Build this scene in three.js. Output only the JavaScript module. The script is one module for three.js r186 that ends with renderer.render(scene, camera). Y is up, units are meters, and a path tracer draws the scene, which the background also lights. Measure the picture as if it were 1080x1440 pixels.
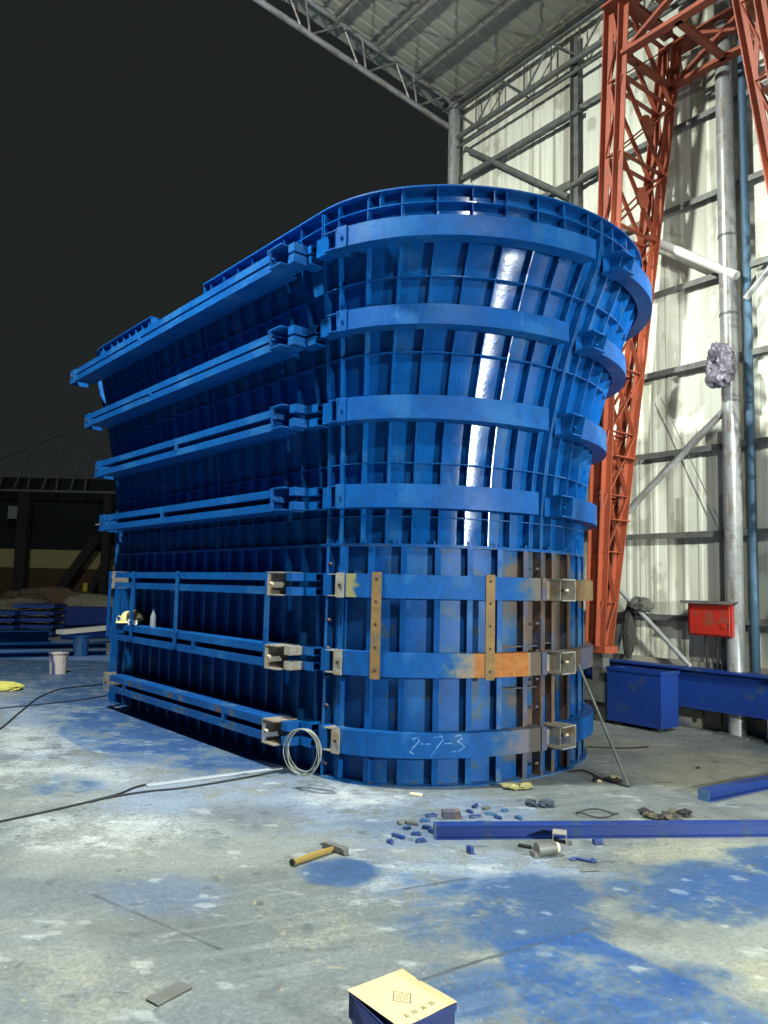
import * as THREE from 'three';
import { mergeGeometries } from 'three/addons/utils/BufferGeometryUtils.js';
import { RoundedBoxGeometry } from 'three/addons/geometries/RoundedBoxGeometry.js';

// ---------------------------------------------------------------- camera, sky, exposure
const scene = new THREE.Scene();
const CAM_H = 1.65, PITCH = THREE.MathUtils.degToRad(5.5), ROLL = 0.0227, FOC = 1080;
const camera = new THREE.PerspectiveCamera(2 * Math.atan(720 / FOC) * 180 / Math.PI, 0.75, 0.05, 400);
camera.position.set(0, CAM_H, 0);
camera.rotation.order = 'YXZ';
camera.rotation.set(PITCH, 0, ROLL);
scene.add(camera);
const renderer = new THREE.WebGLRenderer({ antialias: true });
renderer.setSize(768, 1024);
renderer.toneMapping = THREE.LinearToneMapping;
renderer.toneMappingExposure = 0.93;
renderer.shadowMap.enabled = true;
{ // night sky: nearly black, a little city glow low down
  const W = 64, Hh = 32, d = new Float32Array(W * Hh * 4);
  for (let j = 0; j < Hh; j++) for (let i = 0; i < W; i++) {
    const el = Math.abs((j + .5) / Hh - .5) * 2, g = 0.0165 + 0.002 * (1 - el), k = (j * W + i) * 4;
    d[k] = g * .88; d[k + 1] = g * 1.02; d[k + 2] = g; d[k + 3] = 1;
  }
  const t = new THREE.DataTexture(d, W, Hh, THREE.RGBAFormat, THREE.FloatType);
  t.mapping = THREE.EquirectangularReflectionMapping; t.magFilter = THREE.LinearFilter; t.needsUpdate = true;
  scene.background = t; scene.environment = t;
}
const LAMP_HIGH = { X: 1.9, h: 7.2, Z: 0.7, cd: 105 };     // pendant work lamp above and right of the photographer
const LAMP_LEFT = { X: -3.65, h: 9.3, Z: 5.4, cd: 560 };    // pendant work lamp under the roof, beside the long side of the mould
const LAMP_LOW = { X: 6.0, h: 2.05, Z: 0.6, cd: 250 };     // floodlight on a stand, right of the photographer
for (const [L, r] of [[LAMP_HIGH, 10], [LAMP_LEFT, 10], [LAMP_LOW, 5]]) {
  const p = new THREE.PointLight(0xf4fbf4, L.cd, 0, 2);
  p.position.set(L.X, L.h, -L.Z); p.castShadow = true; p.shadow.radius = r; scene.add(p);
}

const LAMP_WALL = { from: [0.5, 5.6, 5.0], to: [6.4, 9.06, 3.3], cd: 195 };   // mast floodlight aimed along the wall: w, n, h in the wall's frame
const wallPoint = ([w, n, h]) => { const a = 37 * Math.PI / 180; return new THREE.Vector3(-w * Math.sin(a) + n * Math.cos(a), h, -(w * Math.cos(a) + n * Math.sin(a))); };
{
  const p = new THREE.SpotLight(0xf4fbf4, LAMP_WALL.cd, 0, 0.62, 0.6, 2);
  p.position.copy(wallPoint(LAMP_WALL.from)); p.target.position.copy(wallPoint(LAMP_WALL.to)); p.castShadow = true; p.shadow.radius = 5; scene.add(p, p.target);
}

// ---------------------------------------------------------------- helpers
const R = Math.PI / 180;
let seed = 20240;
const rnd = () => { seed = (seed * 1664525 + 1013904223) >>> 0; return seed / 4294967296; };
const rr = (a, b) => a + (b - a) * rnd();
const v3 = (x, y, z) => new THREE.Vector3(x, y, z);
const clamp = (x, a = 0, b = 1) => Math.min(b, Math.max(a, x));
const sstep = (a, b, x) => { const t = clamp((x - a) / (b - a)); return t * t * (3 - 2 * t); };
const mix = (a, b, t) => a + (b - a) * t;
const LAT = new Float32Array(65536); { let q = 987654321; for (let i = 0; i < 65536; i++) { q = (Math.imul(q, 1664525) + 1013904223) >>> 0; let h = q ^ (q >>> 15); h = Math.imul(h, 0x2c1b3c6d); h ^= h >>> 12; LAT[i] = (h >>> 0) / 4294967296; } }
function hash(x, y, s) { return LAT[((x + s * 57) & 255) | (((y + s * 131) & 255) << 8)]; }
function vnoise(x, y, s = 0, per = 0) {
  let x0 = Math.floor(x), y0 = Math.floor(y); const fx = x - x0, fy = y - y0;
  let x1 = x0 + 1, y1 = y0 + 1;
  if (per) { x0 = ((x0 % per) + per) % per; x1 = ((x1 % per) + per) % per; y0 = ((y0 % per) + per) % per; y1 = ((y1 % per) + per) % per; }
  const u = fx * fx * (3 - 2 * fx), v = fy * fy * (3 - 2 * fy);
  return mix(mix(hash(x0, y0, s), hash(x1, y0, s), u), mix(hash(x0, y1, s), hash(x1, y1, s), u), v);
}
function fbm(x, y, s = 0, o = 4, per = 0) { let a = .5, r = 0, n = 0; for (let i = 0; i < o; i++) { r += a * vnoise(x, y, s + i * 17, per); n += a; a *= .5; x *= 2; y *= 2; per *= 2; } return r / n; }
function ray(px, py) {
  const x = px - 540, y = py - 720, xi = x * Math.cos(ROLL) + y * Math.sin(ROLL), yi = -x * Math.sin(ROLL) + y * Math.cos(ROLL);
  const a = xi / FOC, b = -yi / FOC;
  return [a, b * Math.cos(PITCH) + Math.sin(PITCH), -b * Math.sin(PITCH) + Math.cos(PITCH)];
}
function gnd(px, py, h = 0) { const d = ray(px, py), t = (h - CAM_H) / d[1]; return [d[0] * t, d[2] * t]; }     // X, Z(depth)
const AW = 37 * R, WN = [Math.cos(AW), Math.sin(AW)], WW = [-Math.sin(AW), Math.cos(AW)];
function onwall(px, py, n = 9.06) { const d = ray(px, py), t = n / (d[0] * WN[0] + d[2] * WN[1]); const X = d[0] * t, Z = d[2] * t; return [X * WW[0] + Z * WW[1], CAM_H + d[1] * t]; }   // w, h
const wallXZ = (w, n) => [w * WW[0] + n * WN[0], w * WW[1] + n * WN[1]];

function boxUV(g, sc = 1) {               // uv in metres from the dominant axis of each face
  g = g.index ? g.toNonIndexed() : g;
  const p = g.attributes.position, n = p.count, uv = new Float32Array(n * 2);
  const a = v3(), b = v3(), c = v3(), e = v3(), f = v3();
  for (let i = 0; i < n; i += 3) {
    a.fromBufferAttribute(p, i); b.fromBufferAttribute(p, i + 1); c.fromBufferAttribute(p, i + 2);
    e.subVectors(b, a).cross(f.subVectors(c, a));
    const X = Math.abs(e.x), Y = Math.abs(e.y), Z = Math.abs(e.z);
    [a, b, c].forEach((q, k) => {
      const s = X >= Y && X >= Z ? [q.z, q.y] : Y >= Z ? [q.x, q.z] : [q.x, q.y];
      uv[(i + k) * 2] = s[0] * sc; uv[(i + k) * 2 + 1] = s[1] * sc;
    });
  }
  g.setAttribute('uv', new THREE.BufferAttribute(uv, 2));
  return g;
}
const taken = {};
function numbered(name) { const k = taken[name] = (taken[name] ?? -1) + 1; return k ? name + '_' + String(k).padStart(3, '0') : name; }
function put(name, geos, mat, parent) {    // merges geometries into ONE named mesh
  geos = (Array.isArray(geos) ? geos : [geos]).map(g => { const q = g.index ? g.toNonIndexed() : g; for (const k of Object.keys(q.attributes)) if (!['position', 'normal', 'uv'].includes(k)) q.deleteAttribute(k); return q; });
  const m = new THREE.Mesh(geos.length > 1 ? mergeGeometries(geos) : geos[0], mat);
  m.name = parent === scene ? numbered(name) : name;
  m.castShadow = m.receiveShadow = true; parent.add(m); return m;
}
function thing(name, label, category, X, Z, turn = 0, group, y = 0) {
  const o = new THREE.Group(); o.name = numbered(name); o.position.set(X, y, -Z); o.rotation.y = turn; o.userData = { label, category };
  if (group) o.userData.group = group; scene.add(o); return o;
}
function tag(o, label, category, group) { o.userData = { ...o.userData, label, category }; if (group) o.userData.group = group; return o; }
function sub(name, parent) { const o = new THREE.Group(); o.name = name; parent.add(o); return o; }
function box(x0, x1, y0, y1, z0, z1) { const g = new THREE.BoxGeometry(x1 - x0, y1 - y0, z1 - z0); g.translate((x0 + x1) / 2, (y0 + y1) / 2, (z0 + z1) / 2); return boxUV(g); }
function rbox(w, h, d, r = .01, s = 2) { return boxUV(new RoundedBoxGeometry(w, h, d, s, r)); }
function orient(g, p, q) { // g along +Y from 0..len
  const d = v3().subVectors(q, p).normalize(); const m = new THREE.Matrix4();
  let up = Math.abs(d.y) > .97 ? v3(1, 0, 0) : v3(0, 1, 0); const x = v3().crossVectors(up, d).normalize(), z = v3().crossVectors(x, d);
  m.makeBasis(x, d, z); m.setPosition(p); g.applyMatrix4(m); return g;
}
function bar(p, q, w = .05, t = w) { const L = p.distanceTo(q), g = new THREE.BoxGeometry(w, L, t); g.translate(0, L / 2, 0); return orient(boxUV(g), p, q); }
function angleBar(p, q, w = .06, t = .007) { const L = p.distanceTo(q), a = new THREE.BoxGeometry(w, L, t), b = new THREE.BoxGeometry(t, L, w - t); a.translate(0, L / 2, 0); b.translate(-w / 2 + t / 2, L / 2, w / 2); return orient(mergeGeometries([boxUV(a), boxUV(b)]), p, q); }
function pipe(p, q, r = .05, seg = 14) { const L = p.distanceTo(q), g = new THREE.CylinderGeometry(r, r, L, seg); g.translate(0, L / 2, 0); const uv = g.attributes.uv; for (let i = 0; i < uv.count; i++) uv.setXY(i, uv.getX(i) * r * 6.28, uv.getY(i) * L); return orient(g.toNonIndexed(), p, q); }
function tube(pts, r = .01, seg = 40, rs = 7, closed = false) { return new THREE.TubeGeometry(new THREE.CatmullRomCurve3(pts, closed), seg, r, rs, closed).toNonIndexed(); }
function quads(rows, closedSec) { // rows of points -> surface, flat normals
  const P = [], n = rows[0].length;
  for (let i = 0; i < rows.length - 1; i++) for (let j = 0; j < (closedSec ? n : n - 1); j++) {
    const a = rows[i][j], b = rows[i][(j + 1) % n], c = rows[i + 1][(j + 1) % n], d = rows[i + 1][j];
    for (const q of [a, b, c, a, c, d]) P.push(q.x, q.y, q.z);
  }
  return P;
}
function solid(rows) { // closed section swept along rows, with end caps
  const P = quads(rows, true);
  const cap = (r, f) => { for (let k = 1; k < r.length - 1; k++) for (const q of f ? [r[0], r[k], r[k + 1]] : [r[0], r[k + 1], r[k]]) P.push(q.x, q.y, q.z); };
  cap(rows[0], true); cap(rows[rows.length - 1], false);
  const g = new THREE.BufferGeometry(); g.setAttribute('position', new THREE.BufferAttribute(new Float32Array(P), 3)); g.computeVertexNormals();
  // outward test
  g.computeBoundingBox(); let vol = 0; const p = P;
  for (let i = 0; i < p.length; i += 9) vol += p[i] * (p[i + 4] * p[i + 8] - p[i + 5] * p[i + 7]) - p[i + 1] * (p[i + 3] * p[i + 8] - p[i + 5] * p[i + 6]) + p[i + 2] * (p[i + 3] * p[i + 7] - p[i + 4] * p[i + 6]);
  if (vol < 0) { const a = g.attributes.position.array; for (let i = 0; i < a.length; i += 9) for (let k = 0; k < 3; k++) { const t = a[i + 3 + k]; a[i + 3 + k] = a[i + 6 + k]; a[i + 6 + k] = t; } g.computeVertexNormals(); }
  return boxUV(g);
}

// ---------------------------------------------------------------- textures and materials
function tex(w, h, fn, opt = {}) {
  const d = new Uint8Array(w * h * 4);
  for (let y = 0; y < h; y++) for (let x = 0; x < w; x++) { const c = fn((x + .5) / w, (y + .5) / h), k = (y * w + x) * 4; d[k] = clamp(c[0], 0, 255); d[k + 1] = clamp(c[1], 0, 255); d[k + 2] = clamp(c[2], 0, 255); d[k + 3] = 255; }
  const t = new THREE.DataTexture(d, w, h, THREE.RGBAFormat);
  t.wrapS = t.wrapT = opt.clamp ? THREE.ClampToEdgeWrapping : THREE.RepeatWrapping;
  t.magFilter = THREE.LinearFilter; t.minFilter = THREE.LinearMipmapLinearFilter; t.generateMipmaps = true;
  if (!opt.data) t.colorSpace = THREE.SRGBColorSpace;
  if (opt.m) t.repeat.set(1 / opt.m, 1 / (opt.m2 ?? opt.m));
  t.needsUpdate = true; return t;
}
const grey = g => [g, g, g];
const lerp3 = (a, b, t) => [mix(a[0], b[0], t), mix(a[1], b[1], t), mix(a[2], b[2], t)];
const BLUE = [14, 84, 148], BLUE2 = [10, 67, 130], RUST = [104, 78, 58], PRIMER = [128, 122, 112];
function bluePaint(u, v, worn, per) {        // u,v 0..1 over one tile
  let c = lerp3(BLUE, BLUE2, fbm(u * 3, v * 3, 3, 4, 3));
  const m = fbm(u * 24, v * 24, 9, 3, 24); c = c.map(q => q * (.9 + .2 * m));
  const dust = sstep(.56, .74, fbm(u * 6, v * 6, 21, 5, 6)); c = lerp3(c, [84, 122, 160], dust * .26);
  const chip = sstep(.67, .71, fbm(u * 14, v * 14, 33, 4, 14)) * worn; c = lerp3(c, RUST, chip * .8);
  const scr = sstep(.78, .84, vnoise(u * 90, v * 7, 41, 0)) * sstep(.5, .7, vnoise(u * 5, v * 5, 43, 5)); c = lerp3(c, [80, 120, 166], scr * .25);
  return c;
}
const T = {};
T.blue = tex(1024, 1024, (u, v) => bluePaint(u, v, .12), { m: 1.6 });
T.blueWorn = tex(512, 512, (u, v) => { const c = bluePaint(u, v, 1); return lerp3(c, [96, 104, 118], .55 * sstep(.45, .62, fbm(u * 5, v * 5, 77, 4, 5))); }, { m: 1.1 });
T.paintRough = tex(512, 512, (u, v) => grey(48 + 60 * fbm(u * 8, v * 8, 5, 5, 8) + 45 * sstep(.55, .7, fbm(u * 5, v * 5, 6, 4, 5))), { m: 1.3, data: true });
T.wornRough = tex(512, 512, (u, v) => grey(105 + 110 * fbm(u * 9, v * 9, 15, 5, 9)), { m: 1.1, data: true });
T.fine = tex(512, 512, (u, v) => grey(255 * fbm(u * 40, v * 40, 55, 4, 40)), { m: .8, data: true });
T.rust = tex(512, 512, (u, v) => { let c = lerp3([108, 84, 66], [66, 54, 48], fbm(u * 6, v * 6, 61, 5, 6)); c = lerp3(c, [140, 104, 70], sstep(.6, .75, fbm(u * 12, v * 12, 67, 4, 12)) * .7); return lerp3(c, [52, 76, 130], sstep(.52, .7, fbm(u * 4, v * 4, 69, 4, 4)) * .55); }, { m: .9 });
T.primer = tex(512, 512, (u, v) => { let c = lerp3([158, 154, 142], [112, 108, 100], fbm(u * 7, v * 7, 71, 5, 7)); c = lerp3(c, [134, 108, 76], sstep(.57, .7, fbm(u * 9, v * 9, 73, 4, 9)) * .7); return lerp3(c, [66, 96, 150], sstep(.6, .75, fbm(u * 5, v * 5, 75, 4, 5)) * .45); }, { m: .5 });
T.ochre = tex(256, 512, (u, v) => { let c = lerp3([140, 108, 58], [98, 78, 50], fbm(u * 6, v * 12, 81, 5, 12)); return lerp3(c, [90, 84, 74], sstep(.55, .7, fbm(u * 9, v * 9, 83, 4, 9)) * .7); }, { m: .5 });
T.galv = tex(512, 512, (u, v) => { const g = 158 + 42 * (fbm(u * 8, v * 8, 91, 5, 8) - .5) + 16 * (vnoise(u * 60, v * 60, 93, 60) - .5); const c = [g, g * 1.01, g * 1.0]; return lerp3(c, [112, 96, 74], sstep(.6, .75, fbm(u * 5, v * 5, 95, 4, 5)) * .5); }, { m: 1 });
T.steel = tex(256, 256, (u, v) => { const g = 100 + 40 * (fbm(u * 8, v * 8, 97, 4, 8) - .5); return lerp3([g, g * 1.02, g * .98], [88, 74, 58], sstep(.52, .7, fbm(u * 4, v * 4, 99, 4, 4)) * .6); }, { m: 1 });
T.red = tex(512, 512, (u, v) => { let c = lerp3([158, 76, 46], [124, 58, 40], fbm(u * 4, v * 4, 101, 5, 4)); c = lerp3(c, [92, 58, 46], sstep(.58, .72, fbm(u * 7, v * 7, 103, 4, 7)) * .6); return c; }, { m: 1.4 });
T.wall = tex(1024, 2048, (u, v) => {
  let c = lerp3([228, 228, 210], [210, 211, 194], fbm(u * 6, v * 12, 111, 4, 6));
  const st = fbm(u * 48, v * 3, 113, 3, 48), pa = fbm(u * 4, v * 3, 115, 4, 1);
  c = lerp3(c, [150, 148, 128], sstep(.52, .74, st) * sstep(.42, .66, pa) * .4);
  c = lerp3(c, [122, 118, 98], sstep(.6, .74, fbm(u * 22, v * 26, 117, 5, 22)) * .35);
  const dr = sstep(.7, .8, vnoise(u * 70, v * 2, 119, 0)) * sstep(.45, .6, vnoise(u * 9, v * 4, 121, 0)); c = lerp3(c, [108, 106, 88], dr * .4);
  return c;
}, { m: 5.1, m2: 10.6 });
T.roof = tex(1024, 1024, (u, v) => { let c = lerp3([186, 186, 166], [154, 154, 138], fbm(u * 5, v * 5, 131, 4, 5)); c = lerp3(c, [96, 92, 78], sstep(.5, .72, fbm(u * 6, v * 9, 133, 5, 1)) * .65); return c; }, { m: 7 });
T.concrete = tex(1024, 1024, (u, v) => { let c = lerp3([136, 136, 130], [112, 113, 110], fbm(u * 5, v * 5, 141, 5, 5)); c = lerp3(c, [92, 126, 182], sstep(.3, .52, fbm(u * 3, v * 3, 143, 5, 3)) * .85); c = lerp3(c, [176, 176, 170], sstep(.66, .74, fbm(u * 20, v * 20, 145, 4, 20)) * .5); return c.map(q => q * (.92 + .16 * vnoise(u * 250, v * 250, 147, 250))); }, { m: 7 });
T.dado = tex(512, 512, (u, v) => lerp3(lerp3([168, 164, 148], [124, 122, 112], fbm(u * 6, v * 6, 151, 5, 6)), [72, 92, 140], sstep(.54, .7, fbm(u * 4, v * 4, 153, 4, 4)) * .6), { m: 2 });
const phys = (o) => new THREE.MeshPhysicalMaterial({ side: THREE.DoubleSide, ...o });
const std = (o) => new THREE.MeshStandardMaterial({ side: THREE.DoubleSide, ...o });
const M = {
  skin: phys({ specularIntensity: .5, map: T.blue, roughnessMap: T.paintRough, roughness: .48, metalness: 0, bumpMap: T.fine, bumpScale: .0003 }),
  blue: phys({ specularIntensity: .3, map: T.blue, roughnessMap: T.wornRough, roughness: .75, bumpMap: T.fine, bumpScale: .0008 }),
  worn: phys({ specularIntensity: .4, map: T.blueWorn, roughnessMap: T.wornRough, roughness: .85, bumpMap: T.fine, bumpScale: .001 }),
  rust: std({ map: T.rust, roughness: .85, bumpMap: T.fine, bumpScale: .0012 }),
  primer: std({ map: T.primer, roughness: .7, bumpMap: T.fine, bumpScale: .001 }),
  ochre: std({ map: T.ochre, roughness: .75, bumpMap: T.fine, bumpScale: .001 }),
  galv: std({ map: T.galv, roughness: .34, metalness: .3 }),
  steel: std({ map: T.steel, roughness: .55, metalness: .25 }),
  red: std({ map: T.red, roughness: .6, bumpMap: T.fine, bumpScale: .0008 }),
  wall: std({ map: T.wall, roughness: .55 }),
  roof: std({ map: T.roof, roughness: .7 }),
  concrete: std({ map: T.concrete, roughness: .8, bumpMap: T.fine, bumpScale: .002 }),
  dado: std({ map: T.dado, roughness: .9, bumpMap: T.fine, bumpScale: .003 }),
  black: std({ color: 0x17181a, roughness: .6 }),
  rubber: std({ color: 0x24272a, roughness: .7 }),
  dark: std({ color: 0x2c2b27, roughness: .9 }),
  redBox: std({ map: tex(256, 256, (u, v) => { let c = lerp3([168, 36, 22], [136, 32, 22], fbm(u * 5, v * 5, 161, 4, 5)); return lerp3(c, [110, 70, 54], sstep(.6, .72, fbm(u * 9, v * 9, 163, 4, 9)) * .6); }, { m: .8 }), roughness: .5 }),
  cream: std({ color: 0xd9cfae, roughness: .8 }),
  yellow: std({ color: 0xc8b32a, roughness: .7 }),
  white: std({ color: 0xd8d8d2, roughness: .7 }),
  binBlue: std({ map: tex(512, 512, (u, v) => { let c = lerp3([18, 56, 130], [14, 44, 108], fbm(u * 4, v * 4, 171, 5, 4)); return lerp3(c, [58, 70, 90], sstep(.66, .78, fbm(u * 10, v * 10, 173, 4, 10)) * .6); }, { m: 1.2 }), roughness: .5 }),
};

// ---------------------------------------------------------------- ground
const FX0 = -8, FX1 = 6, FZ0 = 2, FZ1 = 16;
{
  const N = 1792, Lx = FX1 - FX0, Lz = FZ1 - FZ0;
  // overspray and stains copied from the photograph: [px, py, half width px, half height px, strength, kind]
  const blobs = [
    [475, 1227, 55, 18, .9, 'b'], [250, 1020, 190, 45, .85, 'b'], [150, 975, 150, 30, .8, 'b'], [60, 935, 140, 30, 1, 'b'], [330, 1075, 110, 22, .55, 'b'],
    [90, 1105, 70, 18, .4, 'b'], [230, 1262, 110, 34, .55, 'p'], [620, 1275, 95, 60, .5, 'b'], [740, 1285, 110, 55, .8, 'b'],
    [1010, 1255, 130, 42, 1, 'b'], [1075, 1215, 60, 25, .9, 'b'], [700, 1400, 160, 45, .6, 'b'], [590, 1165, 130, 30, .5, 'p'], [700, 1140, 120, 22, .35, 'p'],
    [760, 1080, 110, 30, .35, 'p'], [10, 1420, 60, 40, .35, 'p'], [60, 1340, 120, 50, .15, 'p'], [960, 1380, 90, 30, .45, 'b'],
    [985, 1200, 110, 24, .85, 'c'], [1005, 1085, 90, 34, .7, 'c'], [930, 1050, 120, 14, .45, 'c'], [1060, 1370, 60, 26, .7, 'c'], [690, 1345, 50, 10, .5, 'c'],
    [430, 1310, 150, 60, .4, 'c'], [120, 1390, 160, 60, .35, 'c'], [590, 1420, 120, 26, .5, 'w'], [60, 1040, 110, 22, .6, 'w'], [60, 1090, 150, 24, .5, 'w'], [110, 1170, 200, 30, .45, 'w'],
    [570, 1245, 70, 14, .55, 'w'], [500, 1120, 100, 20, .45, 'w'], [230, 1165, 110, 24, .4, 'w'], [640, 1225, 90, 10, .6, 'w'], [560, 1270, 120, 12, .4, 'w'],
    [230, 1025, 280, 75, .95, 'l'], [330, 1120, 260, 50, .6, 'l'], [560, 1150, 220, 50, .55, 'l'], [120, 1000, 260, 70, .9, 'l'], [700, 1250, 200, 70, .5, 'l'],
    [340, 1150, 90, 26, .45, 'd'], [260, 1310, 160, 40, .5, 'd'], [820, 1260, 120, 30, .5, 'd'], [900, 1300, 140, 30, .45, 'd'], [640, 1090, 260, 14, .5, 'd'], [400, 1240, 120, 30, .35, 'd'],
  ].map(([px, py, hw, hh, s, k]) => {
    const c = gnd(px, py), e = gnd(px + hw, py), f = gnd(px, py - hh), g = gnd(px, py + hh);
    return { x: c[0], z: (f[1] + g[1]) / 2, dx: (f[0] - g[0]) / (f[1] - g[1]), rx: Math.abs(e[0] - c[0]), rz: Math.abs(f[1] - g[1]) / 2, s, k };
  });
  // hard edged overspray left by masking: polygons
  const polys = [
    { p: [[690, 1325], [820, 1308], [1090, 1428], [1090, 1500], [760, 1500]], s: .85 },
    { p: [[160, 985], [395, 1078], [330, 1092], [130, 1062], [75, 1030], [130, 985]], s: .45 },
    { p: [[960, 1232], [1095, 1196], [1095, 1275], [930, 1268]], s: .55 },
  ].map(o => ({ s: o.s, p: o.p.map(q => gnd(...q)) }));
  const segd = (x, z, a, b) => { const dx = b[0] - a[0], dz = b[1] - a[1], t = clamp(((x - a[0]) * dx + (z - a[1]) * dz) / (dx * dx + dz * dz)); return Math.hypot(x - a[0] - dx * t, z - a[1] - dz * t); };
  const inside = (x, z, p) => { let r = false; for (let i = 0, j = p.length - 1; i < p.length; j = i++) if ((p[i][1] > z) !== (p[j][1] > z) && x < (p[j][0] - p[i][0]) * (z - p[i][1]) / (p[j][1] - p[i][1]) + p[i][0]) r = !r; return r; };
  const cracks = [[[640, 1362], [830, 1305]], [[130, 1258], [310, 1335]], [[560, 1390], [690, 1345]], [[520, 1258], [660, 1235]]].map(l => l.map(q => gnd(...q)));
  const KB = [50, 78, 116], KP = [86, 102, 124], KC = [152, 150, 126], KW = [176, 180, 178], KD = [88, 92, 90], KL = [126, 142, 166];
  // accumulate the blob fields on a coarse grid first
  const G = 640, fld = {}; for (const k of 'bpcwdl') fld[k] = new Float32Array(G * G);
  for (const b of blobs) {
    const F = fld[b.k];
    for (let j = 0; j < G; j++) for (let i = 0; i < G; i++) {
      const x = FX0 + (i + .5) / G * Lx, z = FZ1 - (j + .5) / G * Lz, dz = z - b.z, dx = x - b.x - b.dx * dz, r = Math.hypot(dx / b.rx, dz / b.rz);
      if (r < 1.6) F[j * G + i] = Math.max(F[j * G + i], b.s * (1 - sstep(.35, 1.6, r)));
    }
  }
  const get = (F, u, v) => { const x = clamp(u * G - .5, 0, G - 1.001), y = clamp(v * G - .5, 0, G - 1.001), i = x | 0, j = y | 0, a = x - i, b = y - j; return mix(mix(F[j * G + i], F[j * G + i + 1], a), mix(F[(j + 1) * G + i], F[(j + 1) * G + i + 1], a), b); };
  const lowN = {}; for (const k of ['n1', 'n2', 'n4']) lowN[k] = new Float32Array(G * G);
  for (let j = 0; j < G; j++) for (let i = 0; i < G; i++) { const x = FX0 + (i + .5) / G * Lx, z = FZ1 - (j + .5) / G * Lz, k = j * G + i; lowN.n1[k] = fbm(x * .8, z * .8, 201, 5); lowN.n2[k] = fbm(x * 3.1, z * 3.1, 203, 4); lowN.n4[k] = fbm(x * 1.7, z * 2.6, 209, 5); }
  const mixIn = (c, k, t) => { if (t <= 0) return; c[0] += (k[0] - c[0]) * t; c[1] += (k[1] - c[1]) * t; c[2] += (k[2] - c[2]) * t; };
  fld.q = new Float32Array(G * G);
  for (const q of polys) for (let j = 0; j < G; j++) for (let i = 0; i < G; i++) { const x = FX0 + (i + .5) / G * Lx, z = FZ1 - (j + .5) / G * Lz; if (!inside(x, z, q.p)) continue; let m = 9; for (let k = 0; k < q.p.length; k++) m = Math.min(m, segd(x, z, q.p[k], q.p[(k + 1) % q.p.length])); fld.q[j * G + i] = Math.max(fld.q[j * G + i], q.s * sstep(0, .035, m)); }
  const map = tex(N, N, (u, v) => {
    const x = FX0 + u * Lx, z = FZ1 - v * Lz;        // v=0 is the far edge
    const n1 = get(lowN.n1, u, v), n2 = get(lowN.n2, u, v), n3 = fbm(x * 11, z * 11, 205, 4), sp = vnoise(x * 110, z * 110, 207);
    let c = lerp3([128, 132, 127], [100, 106, 106], sstep(.3, .7, n1));
    mixIn(c, [146, 150, 146], sstep(.52, .72, n2) * .28);
    mixIn(c, [96, 104, 112], sstep(.54, .74, get(lowN.n4, u, v)) * .55);
    const wob = (n2 - .5) * 1.4 + (n3 - .5) * 1.0 + (sp - .5) * .4 + (vnoise(x * 45, z * 45, 233) - .5) * .35;
    const ap = (k, col, mx) => { const f = get(fld[k], u, v); if (f > 0) mixIn(c, col, mx * sstep(.12, .75, f * (1 + wob * 1.1) + wob * .18 * f)); };
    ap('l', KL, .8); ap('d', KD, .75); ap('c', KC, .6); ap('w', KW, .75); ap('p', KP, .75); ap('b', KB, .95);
    const pf = get(fld.q, u, v); if (pf > 0) mixIn(c, [32, 72, 130], pf * clamp(.8 + wob * 1.1));
    // white drips and scuffs
    mixIn(c, [206, 208, 204], sstep(.68, .8, fbm(x * 6 + z * 2, z * 9, 211, 4)) * .35);
    mixIn(c, [60, 64, 66], sstep(.7, .84, fbm(x * 9, z * 9, 213, 4)) * .4);
    mixIn(c, [50, 52, 52], sstep(.94, .985, vnoise(x * 31, z * 31, 217)) * .45);
    mixIn(c, [180, 164, 118], sstep(.965, .985, vnoise(x * 16, z * 16, 219)) * .45);
    mixIn(c, [214, 216, 210], sstep(.96, .985, vnoise(x * 60, z * 60, 223)) * .5); mixIn(c, [58, 60, 60], sstep(.95, .97, vnoise(x * 75, z * 75, 225)) * .5);
    { const q = vnoise(x * 1.3, z * 1.3, 227) * 6.28, a = x * Math.cos(q) + z * Math.sin(q), b = z * Math.cos(q) - x * Math.sin(q); mixIn(c, [170, 172, 168], sstep(.9, .96, vnoise(a * 3, b * 85, 229)) * .22); }
    const sw = sstep(.62, .76, vnoise(x * 2.2 + z * 1.4, z * 26 - x * 11, 221)) * sstep(.5, .68, n1); mixIn(c, [172, 174, 170], sw * .15);
    for (const l of cracks) { if (x < Math.min(l[0][0], l[1][0]) - .05 || x > Math.max(l[0][0], l[1][0]) + .05 || z < Math.min(l[0][1], l[1][1]) - .05 || z > Math.max(l[0][1], l[1][1]) + .05) continue; const d = segd(x, z, l[0], l[1]) + (n3 - .5) * .02; mixIn(c, [62, 66, 70], (1 - sstep(.002, .012, Math.abs(d))) * .7); }
    const e = sstep(0, .5, Math.min(x - FX0, FX1 - x, z - FZ0, FZ1 - z) + wob * .3);
    c = lerp3([96, 118, 150], c, e);
    return c.map(q => q * (.88 + .24 * sp));
  }, { clamp: true });
  const rough = tex(512, 512, (u, v) => grey(150 + 90 * (fbm(u * 12, v * 12, 231, 5, 12) - .35)), { data: true }); rough.repeat.set(5, 5);
  const bump = tex(1024, 1024, (u, v) => grey(255 * (.5 * fbm(u * 20, v * 20, 241, 5, 20) + .5 * fbm(u * 90, v * 90, 243, 3, 90))), { data: true }); bump.repeat.set(5, 5);
  const g = new THREE.PlaneGeometry(Lx, Lz); g.rotateX(-Math.PI / 2);
  const m = new THREE.Mesh(g, std({ map, roughnessMap: rough, roughness: .85, bumpMap: bump, bumpScale: .006 }));
  m.name = 'workshop_floor'; m.position.set((FX0 + FX1) / 2, 0, -(FZ0 + FZ1) / 2); m.receiveShadow = true; m.castShadow = true;
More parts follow.
